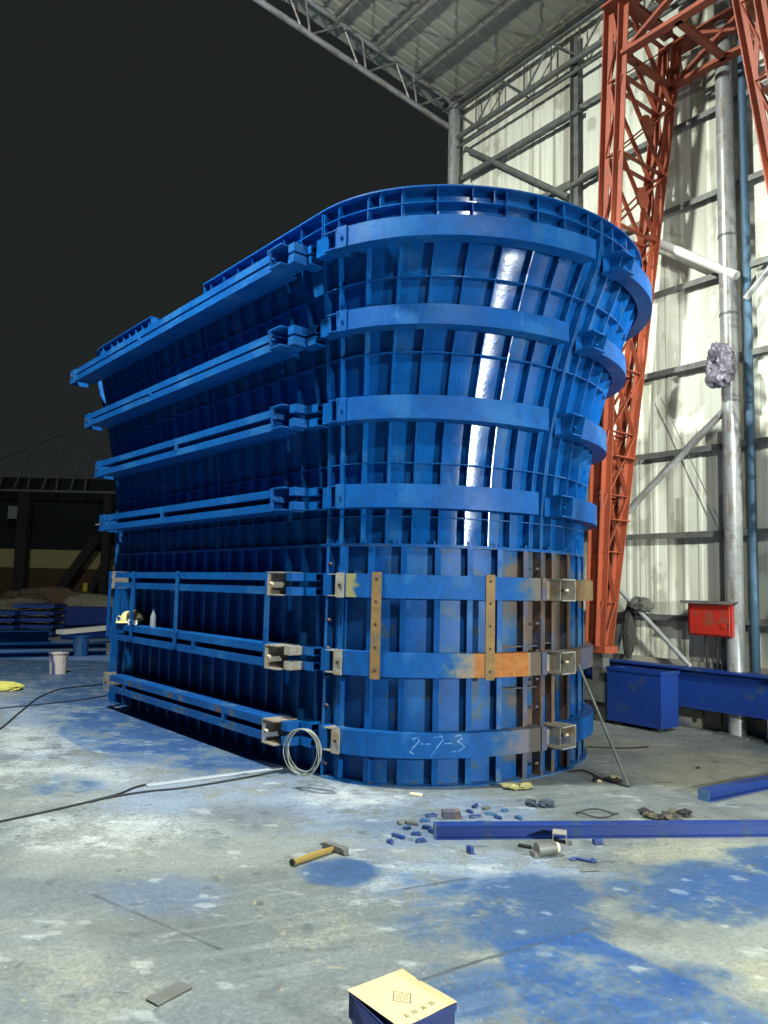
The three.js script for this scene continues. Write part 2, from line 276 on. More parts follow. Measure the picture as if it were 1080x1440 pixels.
  m.userData = { kind: 'structure', label: 'grey concrete workshop floor stained with blue overspray', category: 'floor' }; scene.add(m);
  const p = m.geometry.attributes.uv; for (let i = 0; i < p.count; i++) p.setY(i, 1 - p.getY(i));   // v=0 at the far edge
  const y = new THREE.PlaneGeometry(260, 260); y.rotateX(-Math.PI / 2);
  const gm = put('yard_ground', boxUV(y), M.concrete, scene); gm.position.set(0, -.004, -40);
  gm.userData = { kind: 'structure', label: 'concrete yard reaching into the dark beyond the workshop', category: 'ground' };
}

// ---------------------------------------------------------------- pier formwork
// local frame: +x right across the form, +z towards its rounded nose, origin at the centre of the near rounded end
const FO = (() => { const a = 40 * R, u = 5.55, v = 5.6; return [-Math.sin(a) * u + Math.cos(a) * v, Math.cos(a) * u + Math.sin(a) * v]; })();
const form = thing('pier_formwork', 'tall blue steel pier mould with rounded flaring end and stacked horizontal walers', 'formwork', FO[0], FO[1], 40 * R);
const SEAM_H = 2.0, TOP_H = 4.92;
function prof(h) { const t = Math.max(0, (Math.min(h, 4.56) - 2) / 2.78), f = t * t; return { a: 1.03 + .53 * f, b: 1.5 + .36 * f, zc: .25 * f, zf: -4.9 - .25 * f }; }
const arcTab = (() => { const a = 1.2, b = 1.62, n = 400, L = [0]; for (let i = 1; i <= n; i++) { const t0 = (i - 1) / n * 90 * R, t1 = i / n * 90 * R; L.push(L[i - 1] + Math.hypot(b * (Math.sin(t1) - Math.sin(t0)), a * (Math.cos(t1) - Math.cos(t0)))); } return L; })();
function tOf(k) { const s = Math.sign(k), q = Math.min(1, Math.abs(k)) * arcTab[400]; let i = 0; while (i < 400 && arcTab[i] < q) i++; return s * i / 400 * 90; }   // equal arc length -> degrees
function FP(seg, s, h, off, hm = h) {
  const q = prof(hm); if (typeof s === 'function') s = s(hm);
  if (seg === 'N') return v3((q.b + off) * Math.sin(s * R), h, q.zc + (q.a + off) * Math.cos(s * R));
  if (seg === 'F') return v3((q.b + off) * Math.sin(s * R), h, q.zf - (q.a + off) * Math.cos(s * R));
  return v3((seg === 'L' ? -1 : 1) * (q.b + off), h, s);
}
function fplate(seg, s, h0, h1, o0, o1, th, n = 1) {  // upright plate standing out from the skin
  const rows = [];
  for (let i = 0; i <= n; i++) {
    const h = mix(h0, h1, i / n), p0 = FP(seg, s, h, o0), p1 = FP(seg, s, h, o1), d = v3().subVectors(p1, p0).normalize(), t = v3(-d.z, 0, d.x).normalize().multiplyScalar(th / 2);
    rows.push([p0.clone().add(t), p1.clone().add(t), p1.clone().sub(t), p0.clone().sub(t)]);
  }
  return solid(rows);
}
function fsweep(seg, s0, s1, n, h0, h1, o0, o1, hm) { // horizontal bar following the plan outline at height hm
  const rows = [];
  for (let i = 0; i <= n; i++) { const s = mix(s0, s1, i / n); rows.push([FP(seg, s, h0, o0, hm ?? h0), FP(seg, s, h0, o1, hm ?? h0), FP(seg, s, h1, o1, hm ?? h1), FP(seg, s, h1, o0, hm ?? h1)]); }
  return solid(rows);
}
function smoothShell(seg, s0, s1, n, h0, h1, m, th = .008, uvFn) { // the face plate of a panel
  const g = new THREE.BufferGeometry(), P = [], U = [], I = [], sv = (s, h) => typeof s === 'function' ? s(h) : s;
  for (const o of [0, -th]) for (let j = 0; j <= m; j++) for (let i = 0; i <= n; i++) {
    const h = mix(h0, h1, j / m), s = mix(sv(s0, h), sv(s1, h), i / n), p = FP(seg, s, h, o); P.push(p.x, p.y, p.z);
    const L = seg === 'N' || seg === 'F' ? s * R * 1.5 : s; U.push(...(uvFn ? uvFn(i / n, j / m) : [L, h]));
  }
  const st = (n + 1) * (m + 1);
  for (let k = 0; k < 2; k++) for (let j = 0; j < m; j++) for (let i = 0; i < n; i++) { const a = k * st + j * (n + 1) + i, b = a + 1, c = a + n + 1, d = c + 1; if (!k) I.push(a, b, d, a, d, c); else I.push(a, d, b, a, c, d); }
  g.setAttribute('position', new THREE.BufferAttribute(new Float32Array(P), 3)); g.setAttribute('uv', new THREE.BufferAttribute(new Float32Array(U), 2)); g.setIndex(I); g.computeVertexNormals(); return g.toNonIndexed();
}
const RO = .078;                      // depth of the stiffening ribs
const ZN = h => prof(h).zc, ZF = h => prof(h).zf;
// texture of the unpainted, part sprayed lower right of the near round panel
T.lowSkin = tex(1024, 512, (u, v) => {       // u along the arc from the flat side to the nose, v up
  const h = v * 2; let c = bluePaint(u * 1.4 % 1, v, .5);
  const n = fbm(u * 9, v * 9, 301, 5), e = sstep(.74, .98, u + (n - .5) * .45 - .1 * sstep(.9, 0, h));
  c = lerp3(c, lerp3([118, 96, 80], [84, 70, 62], fbm(u * 14, v * 14, 303, 4)), e * .92);
  const pt = sstep(.5, .58, u) * (1 - sstep(.62, .7, u)) * sstep(.9, 1.2, h) * (1 - sstep(1.4, 1.6, h)); return lerp3(c, [116, 108, 110], pt * .6 * sstep(.4, .6, n));
}, { clamp: true });
T.noseSkin = tex(512, 512, (u, v) => { const n = fbm(u * 8, v * 8, 321, 5), h = v * 2, e = sstep(.62, .95, h + (n - .5) * .9) * (1 - .5 * sstep(.5, .9, u + (n - .5) * .4)); return lerp3(bluePaint(u, v, .6), lerp3([116, 96, 80], [80, 68, 60], fbm(u * 12, v * 12, 323, 4)), e * .92); }, { clamp: true });
M.noseSkin = phys({ specularIntensity: .5, map: T.noseSkin, roughness: .6, bumpMap: T.fine, bumpScale: .0006 });
M.lowSkin = phys({ specularIntensity: .5,  map: T.lowSkin, roughness: .5, bumpMap: T.fine, bumpScale: .0006 });
function waler7Tex(kind) {
  const s = 301 + kind * 20;
  const strokes = [];                 // chalk: a slanted one, dash, seven, dash, three
  if (kind === 7) {
    const ln = (...p) => { for (let i = 0; i < p.length - 1; i++) strokes.push([p[i], p[i + 1]]); };
    ln([.0, .78], [.022, .86], [.028, .70], [.0, .42], [-.012, .26], [.006, .2]); ln([.036, .6], [.075, .6]);
    ln([.09, .84], [.125, .92], [.13, .74], [.1, .4], [.082, .14]); ln([.138, .6], [.168, .62]);
    ln([.182, .9], [.21, .93], [.212, .8], [.192, .68], [.21, .6], [.224, .44], [.2, .3], [.165, .26]);
  }
  return tex(1024, 128, (u, v) => {
    let c = bluePaint(u * 1.7 % 1, v * .13 + .2, .15); const n = fbm(u * 30, v * 4, s, 5), n2 = fbm(u * 70, v * 9, s + 3, 4);
    if (kind === 5) { const e = sstep(.84, .97, u + (n - .5) * .12); c = lerp3(c, [104, 92, 82], e * .9); c = lerp3(c, [158, 140, 84], sstep(.05, .06, u) * (1 - sstep(.1, .13, u + (n - .5) * .05)) * .85); }
    if (kind === 6) { c = lerp3(c, [128, 116, 102], sstep(.5, .66, u + (n - .5) * .2)); c = lerp3(c, lerp3([174, 106, 44], [126, 76, 38], n2), sstep(.66, .675, u) * (1 - sstep(.925, .935, u)) * (.75 + .5 * (n - .3))); c = lerp3(c, [84, 74, 66], sstep(.935, .945, u) * .9); }
    if (kind === 7) { c = lerp3(c, [104, 98, 104], sstep(.68, .93, u + (n - .5) * .2) * .95); c = lerp3(c, [72, 66, 62], sstep(.93, .94, u) * .8); }
    if (strokes.length) { const x = (u - .405) / 1, y = v; let m = 9; for (const [a, b] of strokes) { const dx = (b[0] - a[0]), dy = (b[1] - a[1]) * .085, px = x - a[0], py = (y - a[1]) * .085, t = clamp((px * dx + py * dy) / (dx * dx + dy * dy + 1e-9)); m = Math.min(m, Math.hypot(px - dx * t, py - dy * t)); } c = lerp3(c, [168, 186, 214], (1 - sstep(.0008, .0024, m)) * .7 * sstep(.25, .5, n2)); }
    return c;
  }, { clamp: true });
}
// --- panels: name, seg, s0, s1
function panel(name, label) { const p = sub(name, form); if (label) p.userData.label = label; return p; }
const arcN = 28;
const ribMatLow = k => k > -.14 ? M.rust : (k > -.3 ? M.worn : M.blue);
{ // lower round panels
  for (const side of [-1, 1]) {
    const p = panel('lower_round_panel', side < 0 ? 'blue lower round panel, bare and rusty towards the seam' : 'rusty part-painted lower panel round the nose');
    put('face_plate', smoothShell('N', side < 0 ? -90 : 0, side < 0 ? 0 : 90, arcN, .012, SEAM_H, 4, .008, side < 0 ? undefined : undefined), side < 0 ? M.lowSkin : M.noseSkin, p);
    const sk = p.children[0];
    if (side > 0) { const uv = sk.geometry.attributes.uv, ps = sk.geometry.attributes.position; for (let i = 0; i < uv.count; i++) uv.setXY(i, Math.atan2(ps.getX(i) / 1.5, Math.max(0, ps.getZ(i)) / 1.03) / (Math.PI / 2), ps.getY(i) / 2); }
    if (side < 0) { const uv = sk.geometry.attributes.uv, ps = sk.geometry.attributes.position; for (let i = 0; i < uv.count; i++) { const x = ps.getX(i), z = ps.getZ(i); uv.setXY(i, 1 - Math.atan2(-x / 1.5, Math.max(0, z) / 1.03) / (Math.PI / 2), ps.getY(i) / 2); } }
    const nr = 7;
    for (let i = 0; i < nr; i++) {
      const k = side * ((i + .5) / nr * .96 + .02), t = tOf(k); const lowRust = side < 0 ? ribMatLow(k) : (i < 2 ? M.rust : M.worn);
      const w = .05;  // channel rib: web plate plus a face flange
      const web = fplate('N', t, .012, SEAM_H - .012, .002, RO - .006, .008, 1), fl = fplate('N', t + side * 0, .012, SEAM_H - .012, RO - .006, RO, w, 1);
      put('rib', [web, fl], lowRust, p);
    }
    for (const e of [0, 1]) put('end_flange', fplate('N', side < 0 ? (e ? -.35 : -89.6) : (e ? 89.6 : .35), .012, SEAM_H - .012, .002, RO + .02, .012), e === (side < 0 ? 1 : 0) ? M.rust : M.blue, p);
    put('base_flange', fsweep('N', side < 0 ? -90 : 0, side < 0 ? 0 : 90, arcN, 0, .012, 0, RO + .03, 0), M.worn, p);
    put('top_flange', fsweep('N', side < 0 ? -90 : 0, side < 0 ? 0 : 90, arcN, SEAM_H - .012, SEAM_H, 0, RO, SEAM_H), M.worn, p);
    for (const [k0, k1, h] of side < 0 ? [[-.22, -.01, 1.14], [-.22, -.01, .78]] : [[.01, .14, 1.16]]) put('ring_stiffener', fsweep('N', tOf(k0), tOf(k1), 6, h, h + .01, .002, RO - .01, h), M.rust, p);
  }
}
{ // upper round panels
  for (const side of [-1, 1]) {
    const p = panel('upper_round_panel');
    const A = side < 0 ? -90 : 0, B = side < 0 ? 0 : 90;
    put('face_plate', smoothShell('N', A, B, 40, SEAM_H, TOP_H, 22), M.skin, p);
    const nr = 9;
    for (let i = 0; i < nr; i++) { const k = side * ((i + .5) / nr * .97 + .015), t = tOf(k); put('rib', fplate('N', t, SEAM_H + .012, TOP_H - .012, .002, RO, .01, 14), M.skin, p); }
    for (let i = 0; i < 10; i++) { const k = side * ((i + .03 + .5 * (i % 2)) / 10 + .03); if (i % 3 === 1) put('rim_stiffener', fplate('N', tOf(k), 4.79, TOP_H - .012, .002, RO, .01, 2), M.skin, p); }
    for (const e of [0, 1]) put('end_flange', fplate('N', side < 0 ? (e ? -.35 : -89.6) : (e ? 89.6 : .35), SEAM_H + .012, TOP_H - .012, .002, RO + .004, .012, 14), M.skin, p);
    for (const h of [2.24, 2.7, 3.62, 4.21, 4.78]) put('ring_stiffener', fsweep('N', A, B, 36, h, h + .009, .003, RO + (h > 4.7 ? .004 : -.004), h), M.skin, p);
    put('bottom_flange', fsweep('N', A, B, 36, SEAM_H + .001, SEAM_H + .013, 0, RO + .004, SEAM_H), M.blue, p);
    put('top_flange', fsweep('N', A, B, 36, TOP_H - .012, TOP_H, -.01, RO + .02, TOP_H), M.blue, p);
  }
}
{ // flat side panels on the long left face, right face and the far round end (plain)
  const zs = [0, -2.05, -3.45, -4.9];
  const low = panel('lower_flat_panel');
  put('face_plate', smoothShell('L', -4.9, 0, 1, .012, SEAM_H, 1), M.blue, low);
  const NR = 18;
  for (let i = 0; i < NR; i++) { const z = -.14 - i * (4.64 / (NR - 1)); put('rib', [fplate('L', z, .012, SEAM_H - .012, .002, RO - .006, .008), fplate('L', z, .012, SEAM_H - .012, RO - .006, RO, .04)], i % 5 === 3 ? M.worn : M.blue, low); }
  put('base_flange', fsweep('L', -4.9, 0, 1, 0, .012, 0, RO + .03, 0), M.worn, low);
  put('top_flange', fsweep('L', -4.9, 0, 1, SEAM_H - .012, SEAM_H, 0, RO, SEAM_H), M.worn, low);
  for (let s = 0; s < 3; s++) {
    const p = panel('upper_flat_panel'), near = s === 0, far = s === 2, hT = s === 1 ? 4.62 : TOP_H;
    const s0 = near ? ZN : (() => zs[s]), s1 = far ? ZF : (() => zs[s + 1]);
    put('face_plate', smoothShell('L', s1, s0, 1, SEAM_H, hT, 22), M.skin, p);
    const n = s === 1 ? 5 : 7;
    for (let i = 0; i < n; i++) put('rib', fplate('L', mix(zs[s], zs[s + 1], (i + .5) / n), SEAM_H + .012, hT - .012, .002, RO, .01, 12), M.skin, p);
    put('end_flange', fplate('L', near ? h => ZN(h) - .012 : zs[s] - .008, SEAM_H + .012, hT - .012, .002, RO + .01, .012, 12), M.skin, p);
    put('end_flange', fplate('L', far ? h => ZF(h) + .012 : zs[s + 1] + .008, SEAM_H + .012, hT - .012, .002, RO + .01, .012, 12), M.skin, p);
    const E0 = h => near ? ZN(h) : zs[s], E1 = h => far ? ZF(h) : zs[s + 1];
    for (const h of [2.24, 2.7, 3.62, 4.21, 4.57, 4.78]) if (h < hT) put('ring_stiffener', fsweep('L', E1(h), E0(h), 1, h, h + .009, .003, h > 4.5 && h < 4.6 ? .1 : RO - .004, h), M.skin, p);
    put('bottom_flange', fsweep('L', zs[s + 1], zs[s], 1, SEAM_H + .001, SEAM_H + .013, 0, RO + .004, SEAM_H), M.blue, p);
    put('top_flange', fsweep('L', E1(hT), E0(hT), 1, hT - .012, hT, -.01, RO + .02, hT), M.blue, p);
  }
  const r = panel('rear_panel');
  put('face_plate', [smoothShell('R', -4.9, 0, 1, .012, SEAM_H, 1), smoothShell('R', ZF, ZN, 1, SEAM_H, TOP_H, 18), smoothShell('F', -90, 90, 40, .012, SEAM_H, 1), smoothShell('F', -90, 90, 40, SEAM_H, TOP_H, 18)], M.skin, r);
  for (const t of [-86, -70, -54, -38, -20, 0]) put('rib', [fplate('F', t, .012, SEAM_H, .002, RO, .01, 1), fplate('F', t, SEAM_H, TOP_H, .002, RO, .01, 10)], M.skin, r);
  put('top_flange', [fsweep('F', -90, 90, 40, TOP_H - .012, TOP_H, -.01, RO + .02, TOP_H), fsweep('R', ZF(TOP_H), ZN(TOP_H), 1, TOP_H - .012, TOP_H, -.01, RO + .02, TOP_H)], M.blue, r);
}
// --- walers
const WH = [[.25, .45], [.9, 1.1], [1.55, 1.75], [2.31, 2.51], [3.05, 3.25], [3.8, 3.97], [4.45, 4.62]];
const cupPlate = (a, b, c, d, th) => { // quad plate a-b-c-d with thickness
  const nrm = v3().subVectors(b, a).cross(v3().subVectors(d, a)).normalize().multiplyScalar(th); const o = [a, b, c, d];
  return solid([o, o.map(p => p.clone().add(nrm))]);
};
const boltGeo = (p, q, r) => pipe(p, q, r, 6);
const FARZ = [-4.45, -4.45, -4.45, -4.9, -5.03, -5.28, -5.6], NEARZ = [-.47, -.47, -.47, -.46, -.42, -.34, -.17];
WH.forEach(([h0, h1], i) => {
  let hm = (h0 + h1) / 2; const low = i < 3, up = !low;
  const oi = .06, oo = low ? .17 : .2;
  { // round waler, left quarter
    const w = panel('round_waler', low ? ['blue round waler chalked with numbers at the base', 'blue round waler with an orange rusty end', 'blue round waler with an ochre patch at its end'][i] : undefined);
    const t0 = -79, t1 = up ? -6.5 : -3.5, n = 30;
    const ch = put('channel', [fsweep('N', t0, t1, n, h0, h1, oo - .012, oo, hm), fsweep('N', t0, t1, n, h0, h0 + .01, oi, oo - .012, hm), fsweep('N', t0, t1, n, h1 - .01, h1, oi, oo - .012, hm)], M.blue, w);
    if (low) { const mt = waler7Tex([7, 6, 5][i]); ch.material = phys({ specularIntensity: .3, map: mt, roughness: .6, bumpMap: T.fine, bumpScale: .0008 }); const uv = ch.geometry.attributes.uv, ps = ch.geometry.attributes.position; for (let k = 0; k < uv.count; k++) { const t = Math.atan2(-ps.getX(k) / 1.67, ps.getZ(k) / 1.2) / R; uv.setXY(k, clamp((79 - t) / 75.5), clamp((ps.getY(k) - h0) / (h1 - h0))); } }
    // end bracket towards the flat side: stub, cup and bolted plate
    put('stub', fsweep('N', -89, -83.5, 2, h0 + .006, h1 - .006, .02, oo - .03, hm), low ? M.blue : M.skin, w);
    const A = t => o => h => FP('N', t, h, o, hm);
    const q = (t, o, h) => FP('N', t, h, o, hm);
    put('bracket', cupPlate(q(-84, .03, h1 - .012), q(-84, oo + .01, h1 - .012), q(-79, oo + .01, h1 - .012), q(-79, .03, h1 - .012), .008), low ? M.primer : M.blue, w); put('bracket', cupPlate(q(-84, .03, h0 + .004), q(-84, oo + .01, h0 + .004), q(-79, oo + .01, h0 + .004), q(-79, .03, h0 + .004), .008), low ? M.primer : M.blue, w);
    const ep = put('end_plate', fsweep('N', -79, -75.5, 2, h0 - .006, h1 + .006, oo + .002, oo + .014, hm), low ? M.primer : M.blue, w);
    put('bolt', boltGeo(q(-77.2, oo + .013, hm), q(-77.2, oo + .03, hm), .014), low ? M.dark : M.blue, ep);
    put('end_web', fplate('N', -79.3, h0, h1, .03, oo + .012, .012), low ? M.primer : M.blue, w);
    if (low) put('end_plate', fsweep('N', -3.4, -1.1, 2, h0, h1, .03, oo + .012, hm), M.rust, w);
  }
  { // round waler, right quarter, starting in an open cup at the nose seam
    const w = panel('round_waler');
    const t1 = 92, ta = low ? 9.5 : 8.5, tb = 2.4;
    put('channel', [fsweep('N', ta, t1, 30, h0, h1, oo - .012, oo, hm), fsweep('N', ta, t1, 30, h0, h0 + .01, oi, oo - .012, hm), fsweep('N', ta, t1, 30, h1 - .01, h1, oi, oo - .012, hm)], i === 1 ? M.rust : i === 2 ? M.ochre : M.blue, w);
    const q = (t, o, h) => FP('N', t, h, o, hm), bm = low ? M.primer : M.blue, O = low ? .27 : .245;
    const cup = put('box_connector', [cupPlate(q(tb, .03, h1 - .012), q(tb, O, h1 - .012), q(ta, O, h1 - .012), q(ta, .03, h1 - .012), .012), cupPlate(q(tb, .03, h0), q(tb, O, h0), q(ta, O, h0), q(ta, .03, h0), .012), fplate('N', ta, h0 + .002, h1 - .002, .03, O - .002, .012), fsweep('N', tb, ta, 4, h0 + .012, h1 - .012, .05, .058, hm), fplate('N', mix(tb, ta, .55), h0 + .012, h1 - .012, .058, .17, .01)], bm, w);
    put('bolt', boltGeo(q(ta - .2, O - .08, hm), q(ta - 1.5, O - .08, hm), .014), low ? M.cream : M.blue, cup);
  }
  { // flat side: two parallel channels with a gap
    const dh = i === 6 ? -.03 : i === 5 ? -.04 : 0; h0 += dh; h1 += dh; hm += dh;
    const w = panel('flat_waler'), zn = NEARZ[i], zf = FARZ[i], c = .072, oi = .104, oo = .36;
    const mk = (a, b, z0, z1, o0, o1, m) => put('channel', [fsweep('L', z1, z0, 1, a, b, o1 - .012, o1, hm), fsweep('L', z1, z0, 1, a, a + .009, o0, o1 - .012, hm), fsweep('L', z1, z0, 1, b - .009, b, o0, o1 - .012, hm)], m, w);
    const wm = low ? (i === 0 ? M.worn : M.blue) : M.blue;
    mk(h0, h0 + c, zn, zf + .2, oi, oo, wm); mk(h1 - c, h1, zn, zf + .2, oi, oo, wm);
    for (const f of i === 0 ? [.17, .8] : i === 1 ? [.62] : i === 2 ? [.2] : i === 4 ? [.55] : [.45]) { const z = mix(zf, zn, f); put('spacer', fsweep('L', z - .03, z + .03, 1, h0 + c - .01, h1 - c + .012, oi, oo + .006, hm), wm, w); }
    const bm = low ? M.primer : M.blue, q = (z, o, h) => FP('L', z, h, o, hm), L = .2, O = oo + .05;
    const cup = put('box_connector', [cupPlate(q(zn, .17, h1 - .006), q(zn, O, h1 - .006), q(zn + L, O, h1 - .006), q(zn + L, .17, h1 - .006), .012), cupPlate(q(zn, .17, h0 - .006), q(zn, O, h0 - .006), q(zn + L, O, h0 - .006), q(zn + L, .17, h0 - .006), .012), fplate('L', zn + .006, h0 - .004, h1 + .004, .17, O - .002, .012)], bm, w);
    put('bolt', boltGeo(q(zn + .013, oo + .02, hm), q(zn + .05, oo + .02, hm), .015), low ? M.cream : M.blue, cup);
    mk(h0, h0 + c, -.02 + prof(hm).zc, zn + L + .01, .06, .2, M.skin); mk(h1 - c, h1, -.02 + prof(hm).zc, zn + L + .01, .06, .2, M.skin);
    for (const [a, b] of [[h0, h0 + c], [h1 - c, h1]]) put('clip', fsweep('L', zn + L + .01, zn + L + .1, 1, a - .001, b + .001, .202, oo - .02, hm), low && i === 1 ? M.primer : M.blue, w);
    // far end plate
    const ep = put('end_plate', [fsweep('L', zf, zf + .2, 1, h0 - .01, h1 + .01, oo - .014, oo + .004, hm), fsweep('L', zf, zf + .014, 1, h0 - .01, h1 + .01, oi + .004, oo - .014, hm)], i === 0 || i === 2 ? M.primer : M.blue, w);
    put('bolt', boltGeo(q(zf + .1, oo, hm), q(zf + .1, oo + .02, hm), .016), M.dark, ep);
    if (i === 3) put('tie_rod', boltGeo(q(zf + .02, .28, hm), q(zf - .35, .28, hm), .012), M.galv, w);
  }
});
// upright flat bars between the two lower flat walers
for (const z of [-4.38, -3.62, -2.4, -.52]) put('upright_bar', box(-(1.5 + .368 + .012), -(1.5 + .368), .93, 1.76, z - .035, z + .035), M.blue, form);
// drilled straps over the round walers
for (const t of [-62, -23.5]) {
  const g = [fplate('N', t, .88, 1.765, .1701, .182, .085)]; const s = put('strap', g, M.ochre, form);
  for (let k = 0; k < 5; k++) put('hole_plug', boltGeo(FP('N', t, .95 + k * .19, .181), FP('N', t, .95 + k * .19, .186), .012), M.dark, s);
}
// bolts along the seam flange between lower and upper panels, and down the nose seam
for (let i = 0; i < 13; i++) { const t = tOf(-.95 + i * .145); const p = FP('N', t, SEAM_H + .012, .06), q = p.clone(); q.y += .03; put('bolt', boltGeo(p, q, .012), M.blue, form); }
for (let i = 0; i < 8; i++) for (const t of [-1.2, -88.6]) { const h = .12 + i * .245, p = FP('N', t, h, .08), q = FP('N', t + (t < -9 ? 1.6 : -1.4), h, .08); put('bolt', boltGeo(p, q, .012), M.rust, form); }

// ---------------------------------------------------------------- workshop hall (wall frame: x = n, z = -w from the base point)
const HB = wallXZ(4.8, 9.06);
const hall = thing('workshop_hall', 'open-ended steel workshop with cream sheet wall, pipe columns and truss roof', 'workshop', HB[0], HB[1], AW);
const hp = (w, n, h) => v3(n - 9.06, h, -(w - 4.8));
function sheet(width, len, ribs, depth) { // x across, y along, z relief
  const xs = [], p = width / ribs; for (let i = 0; i < ribs; i++) { const a = i * p; xs.push([a, 0], [a + p * .62, 0], [a + p * .72, depth], [a + p * .9, depth]); } xs.push([width + .02, 0]);
  const rows = xs.map(([x, z]) => [v3(x, 0, z), v3(x, len, z)]);
  const g = new THREE.BufferGeometry(); g.setAttribute('position', new THREE.BufferAttribute(new Float32Array(quads(rows, false)), 3)); g.computeVertexNormals(); return g;
}
{ // wall sheets, 0.85 m cover width
  const wd = .85;
  for (let k = 0; k < 20; k++) {
    const w0 = 9.98 - k * wd, g = sheet(wd, 10.1, 4, .006);
    const P = g.attributes.position, uv = new Float32Array(P.count * 2);
    for (let i = 0; i < P.count; i++) { const x = P.getX(i), y = P.getY(i), z = P.getZ(i); uv[i * 2] = w0 - x + k * .137; uv[i * 2 + 1] = y + k * 1.7; const q = hp(w0 - x, 9.06 - z + (k % 2) * .003, y + .78); P.setXYZ(i, q.x, q.y, q.z); }
    g.setAttribute('uv', new THREE.BufferAttribute(uv, 2)); g.computeVertexNormals();
    put('wall_sheet', g, M.wall, hall);
  }
  put('dado_wall', (() => { const a = hp(10, 8.98, 0), b = hp(-7, 9.3, .8); return box(a.x, b.x, 0, .8, a.z, b.z); })(), M.dado, hall);
  for (const h of [1.36, 2.42, 3.5, 4.6, 5.7, 6.8, 7.92, 9.05]) put('girt', [angleBar(hp(9.85, 8.995, h), hp(-7, 8.995, h), .075, .006)], M.steel, hall);
  for (const w of [9.9, 4.8, -.3]) {
    const c = sub('column', hall);
    put('shaft', pipe(hp(w, 8.86, .02), hp(w, 8.86, 10.42), .105, 22), M.galv, c);
    put('base_plate', (() => { const q = hp(w, 8.86, 0); return box(q.x - .2, q.x + .2, 0, .022, q.z - .2, q.z + .2); })(), M.steel, c);
    put('cap_plate', (() => { const q = hp(w, 8.86, 0); return box(q.x - .16, q.x + .16, 10.42, 10.44, q.z - .16, q.z + .16); })(), M.steel, c);
    for (const h of [5.05, 6.05, 8.4]) put('collar', pipe(hp(w, 8.86, h), hp(w, 8.86, h + .03), .112, 22), M.steel, c);
  }
  for (const w of [7.2, 2.2]) put('wall_post', angleBar(hp(w, 8.93, .8), hp(w, 8.93, 10.2), .09, .008), M.steel, hall);
  put('blue_downpipe', pipe(hp(4.62, 8.97, .2), hp(4.62, 8.97, 10.2), .05, 14), std({ color: 0x3c5a70, roughness: .6 }), hall); hall.children[hall.children.length - 1].name = 'downpipe';
  const wl = (a, b, n = 8.9) => { const p = onwall(...a, n), q = onwall(...b, n); return [hp(p[0], n, p[1]), hp(q[0], n, q[1])]; };
  const brace = (a, b, r, m, n) => put('brace', pipe(...wl(a, b, n), r, 12), m, hall);
  brace([1035, 560], [850, 754], .042, M.galv, 8.84); brace([905, 333], [1036, 388], .058, M.white, 8.8); brace([655, 209], [800, 277], .045, M.steel); brace([656, 247], [815, 155], .04, M.steel);
  brace([786, 272], [850, 232], .04, M.steel); brace([858, 815], [972, 938], .03, M.galv, 8.82); brace([1048, 420], [1120, 330], .04, M.galv); brace([930, 560], [1030, 770], .006, M.steel, 8.95);
  // eaves truss along the wall
  for (const [w0, w1] of [[9.9, 4.8], [4.8, -.3]]) {
    const t = sub('eaves_truss', hall), n = 8.86;
    put('chord', pipe(hp(w0, n, 9.74), hp(w1, n, 9.74), .05, 12), M.steel, t); put('chord', pipe(hp(w0, n, 10.3), hp(w1, n, 10.3), .05, 12), M.steel, t);
    put('chord', pipe(hp(w0, n - .0, 9.55), hp(w1, n, 9.55), .03, 10), M.steel, t);
    for (let k = 0; k < 9; k++) { const a = mix(w0, w1, k / 9), b = mix(w0, w1, (k + 1) / 9); put('web_bar', pipe(hp(a, n, 9.74), hp(a, n, 10.3), .014, 8), M.steel, t); put('web_bar', pipe(hp(a, n, k % 2 ? 9.74 : 10.3), hp(b, n, k % 2 ? 10.3 : 9.74), .016, 8), M.steel, t); }
  }
  // roof trusses across the hall
  const rh = n => 10.5 + .14 * (9.06 - n), lh = n => 9.9 + .127 * (9.0 - n);
  for (const w of [9.9, 4.8, -.3]) {
    const t = sub('roof_truss', hall), n1 = -2.5, m = w > 9 ? M.galv : M.steel;
    put('chord', pipe(hp(w, 8.86, rh(8.86) - .1), hp(w, n1, rh(n1) - .1), .045, 12), m, t); put('chord', pipe(hp(w, 8.86, lh(8.86)), hp(w, n1, lh(n1)), .05, 12), m, t);
    for (let k = 0; k < 10; k++) { const a = 8.6 - k * 1.1, b = a - .62, c = a - 1.1; put('web_bar', pipe(hp(w, a, rh(a) - .1), hp(w, b, lh(b)), .018, 8), m, t); put('web_bar', pipe(hp(w, b, lh(b)), hp(w, b - .1, rh(b - .1) - .1), .018, 8), m, t); put('web_bar', pipe(hp(w, b - .15, lh(b - .15)), hp(w, c, rh(c) - .1), .018, 8), m, t); }
  }
  for (const n of [8.75, 7.92, 7.1, 6.25, 5.4, 4.5, 3.6, 2.6, 1.6, .4, -1, -2.4]) {
    const p = sub('purlin', hall), w1 = -6.5;
    put('chord', angleBar(hp(10.15, n, rh(n) - .02), hp(w1, n, rh(n) - .02), .07, .007), M.steel, p);
    if (n > 3) { put('lower_chord', pipe(hp(10.05, n - .05, rh(n) - .26), hp(w1, n - .05, rh(n) - .26), .014, 8), M.steel, p); for (let k = 0; k < 12; k++) { const a = 10 - k * .9; put('lacing', pipe(hp(a, n, rh(n) - .06), hp(a - .45, n - .05, rh(n) - .26), .008, 6), M.steel, p); put('lacing', pipe(hp(a - .45, n - .05, rh(n) - .26), hp(a - .9, n, rh(n) - .06), .008, 6), M.steel, p); } }
  }
  const len = 11.9, wd2 = .9;
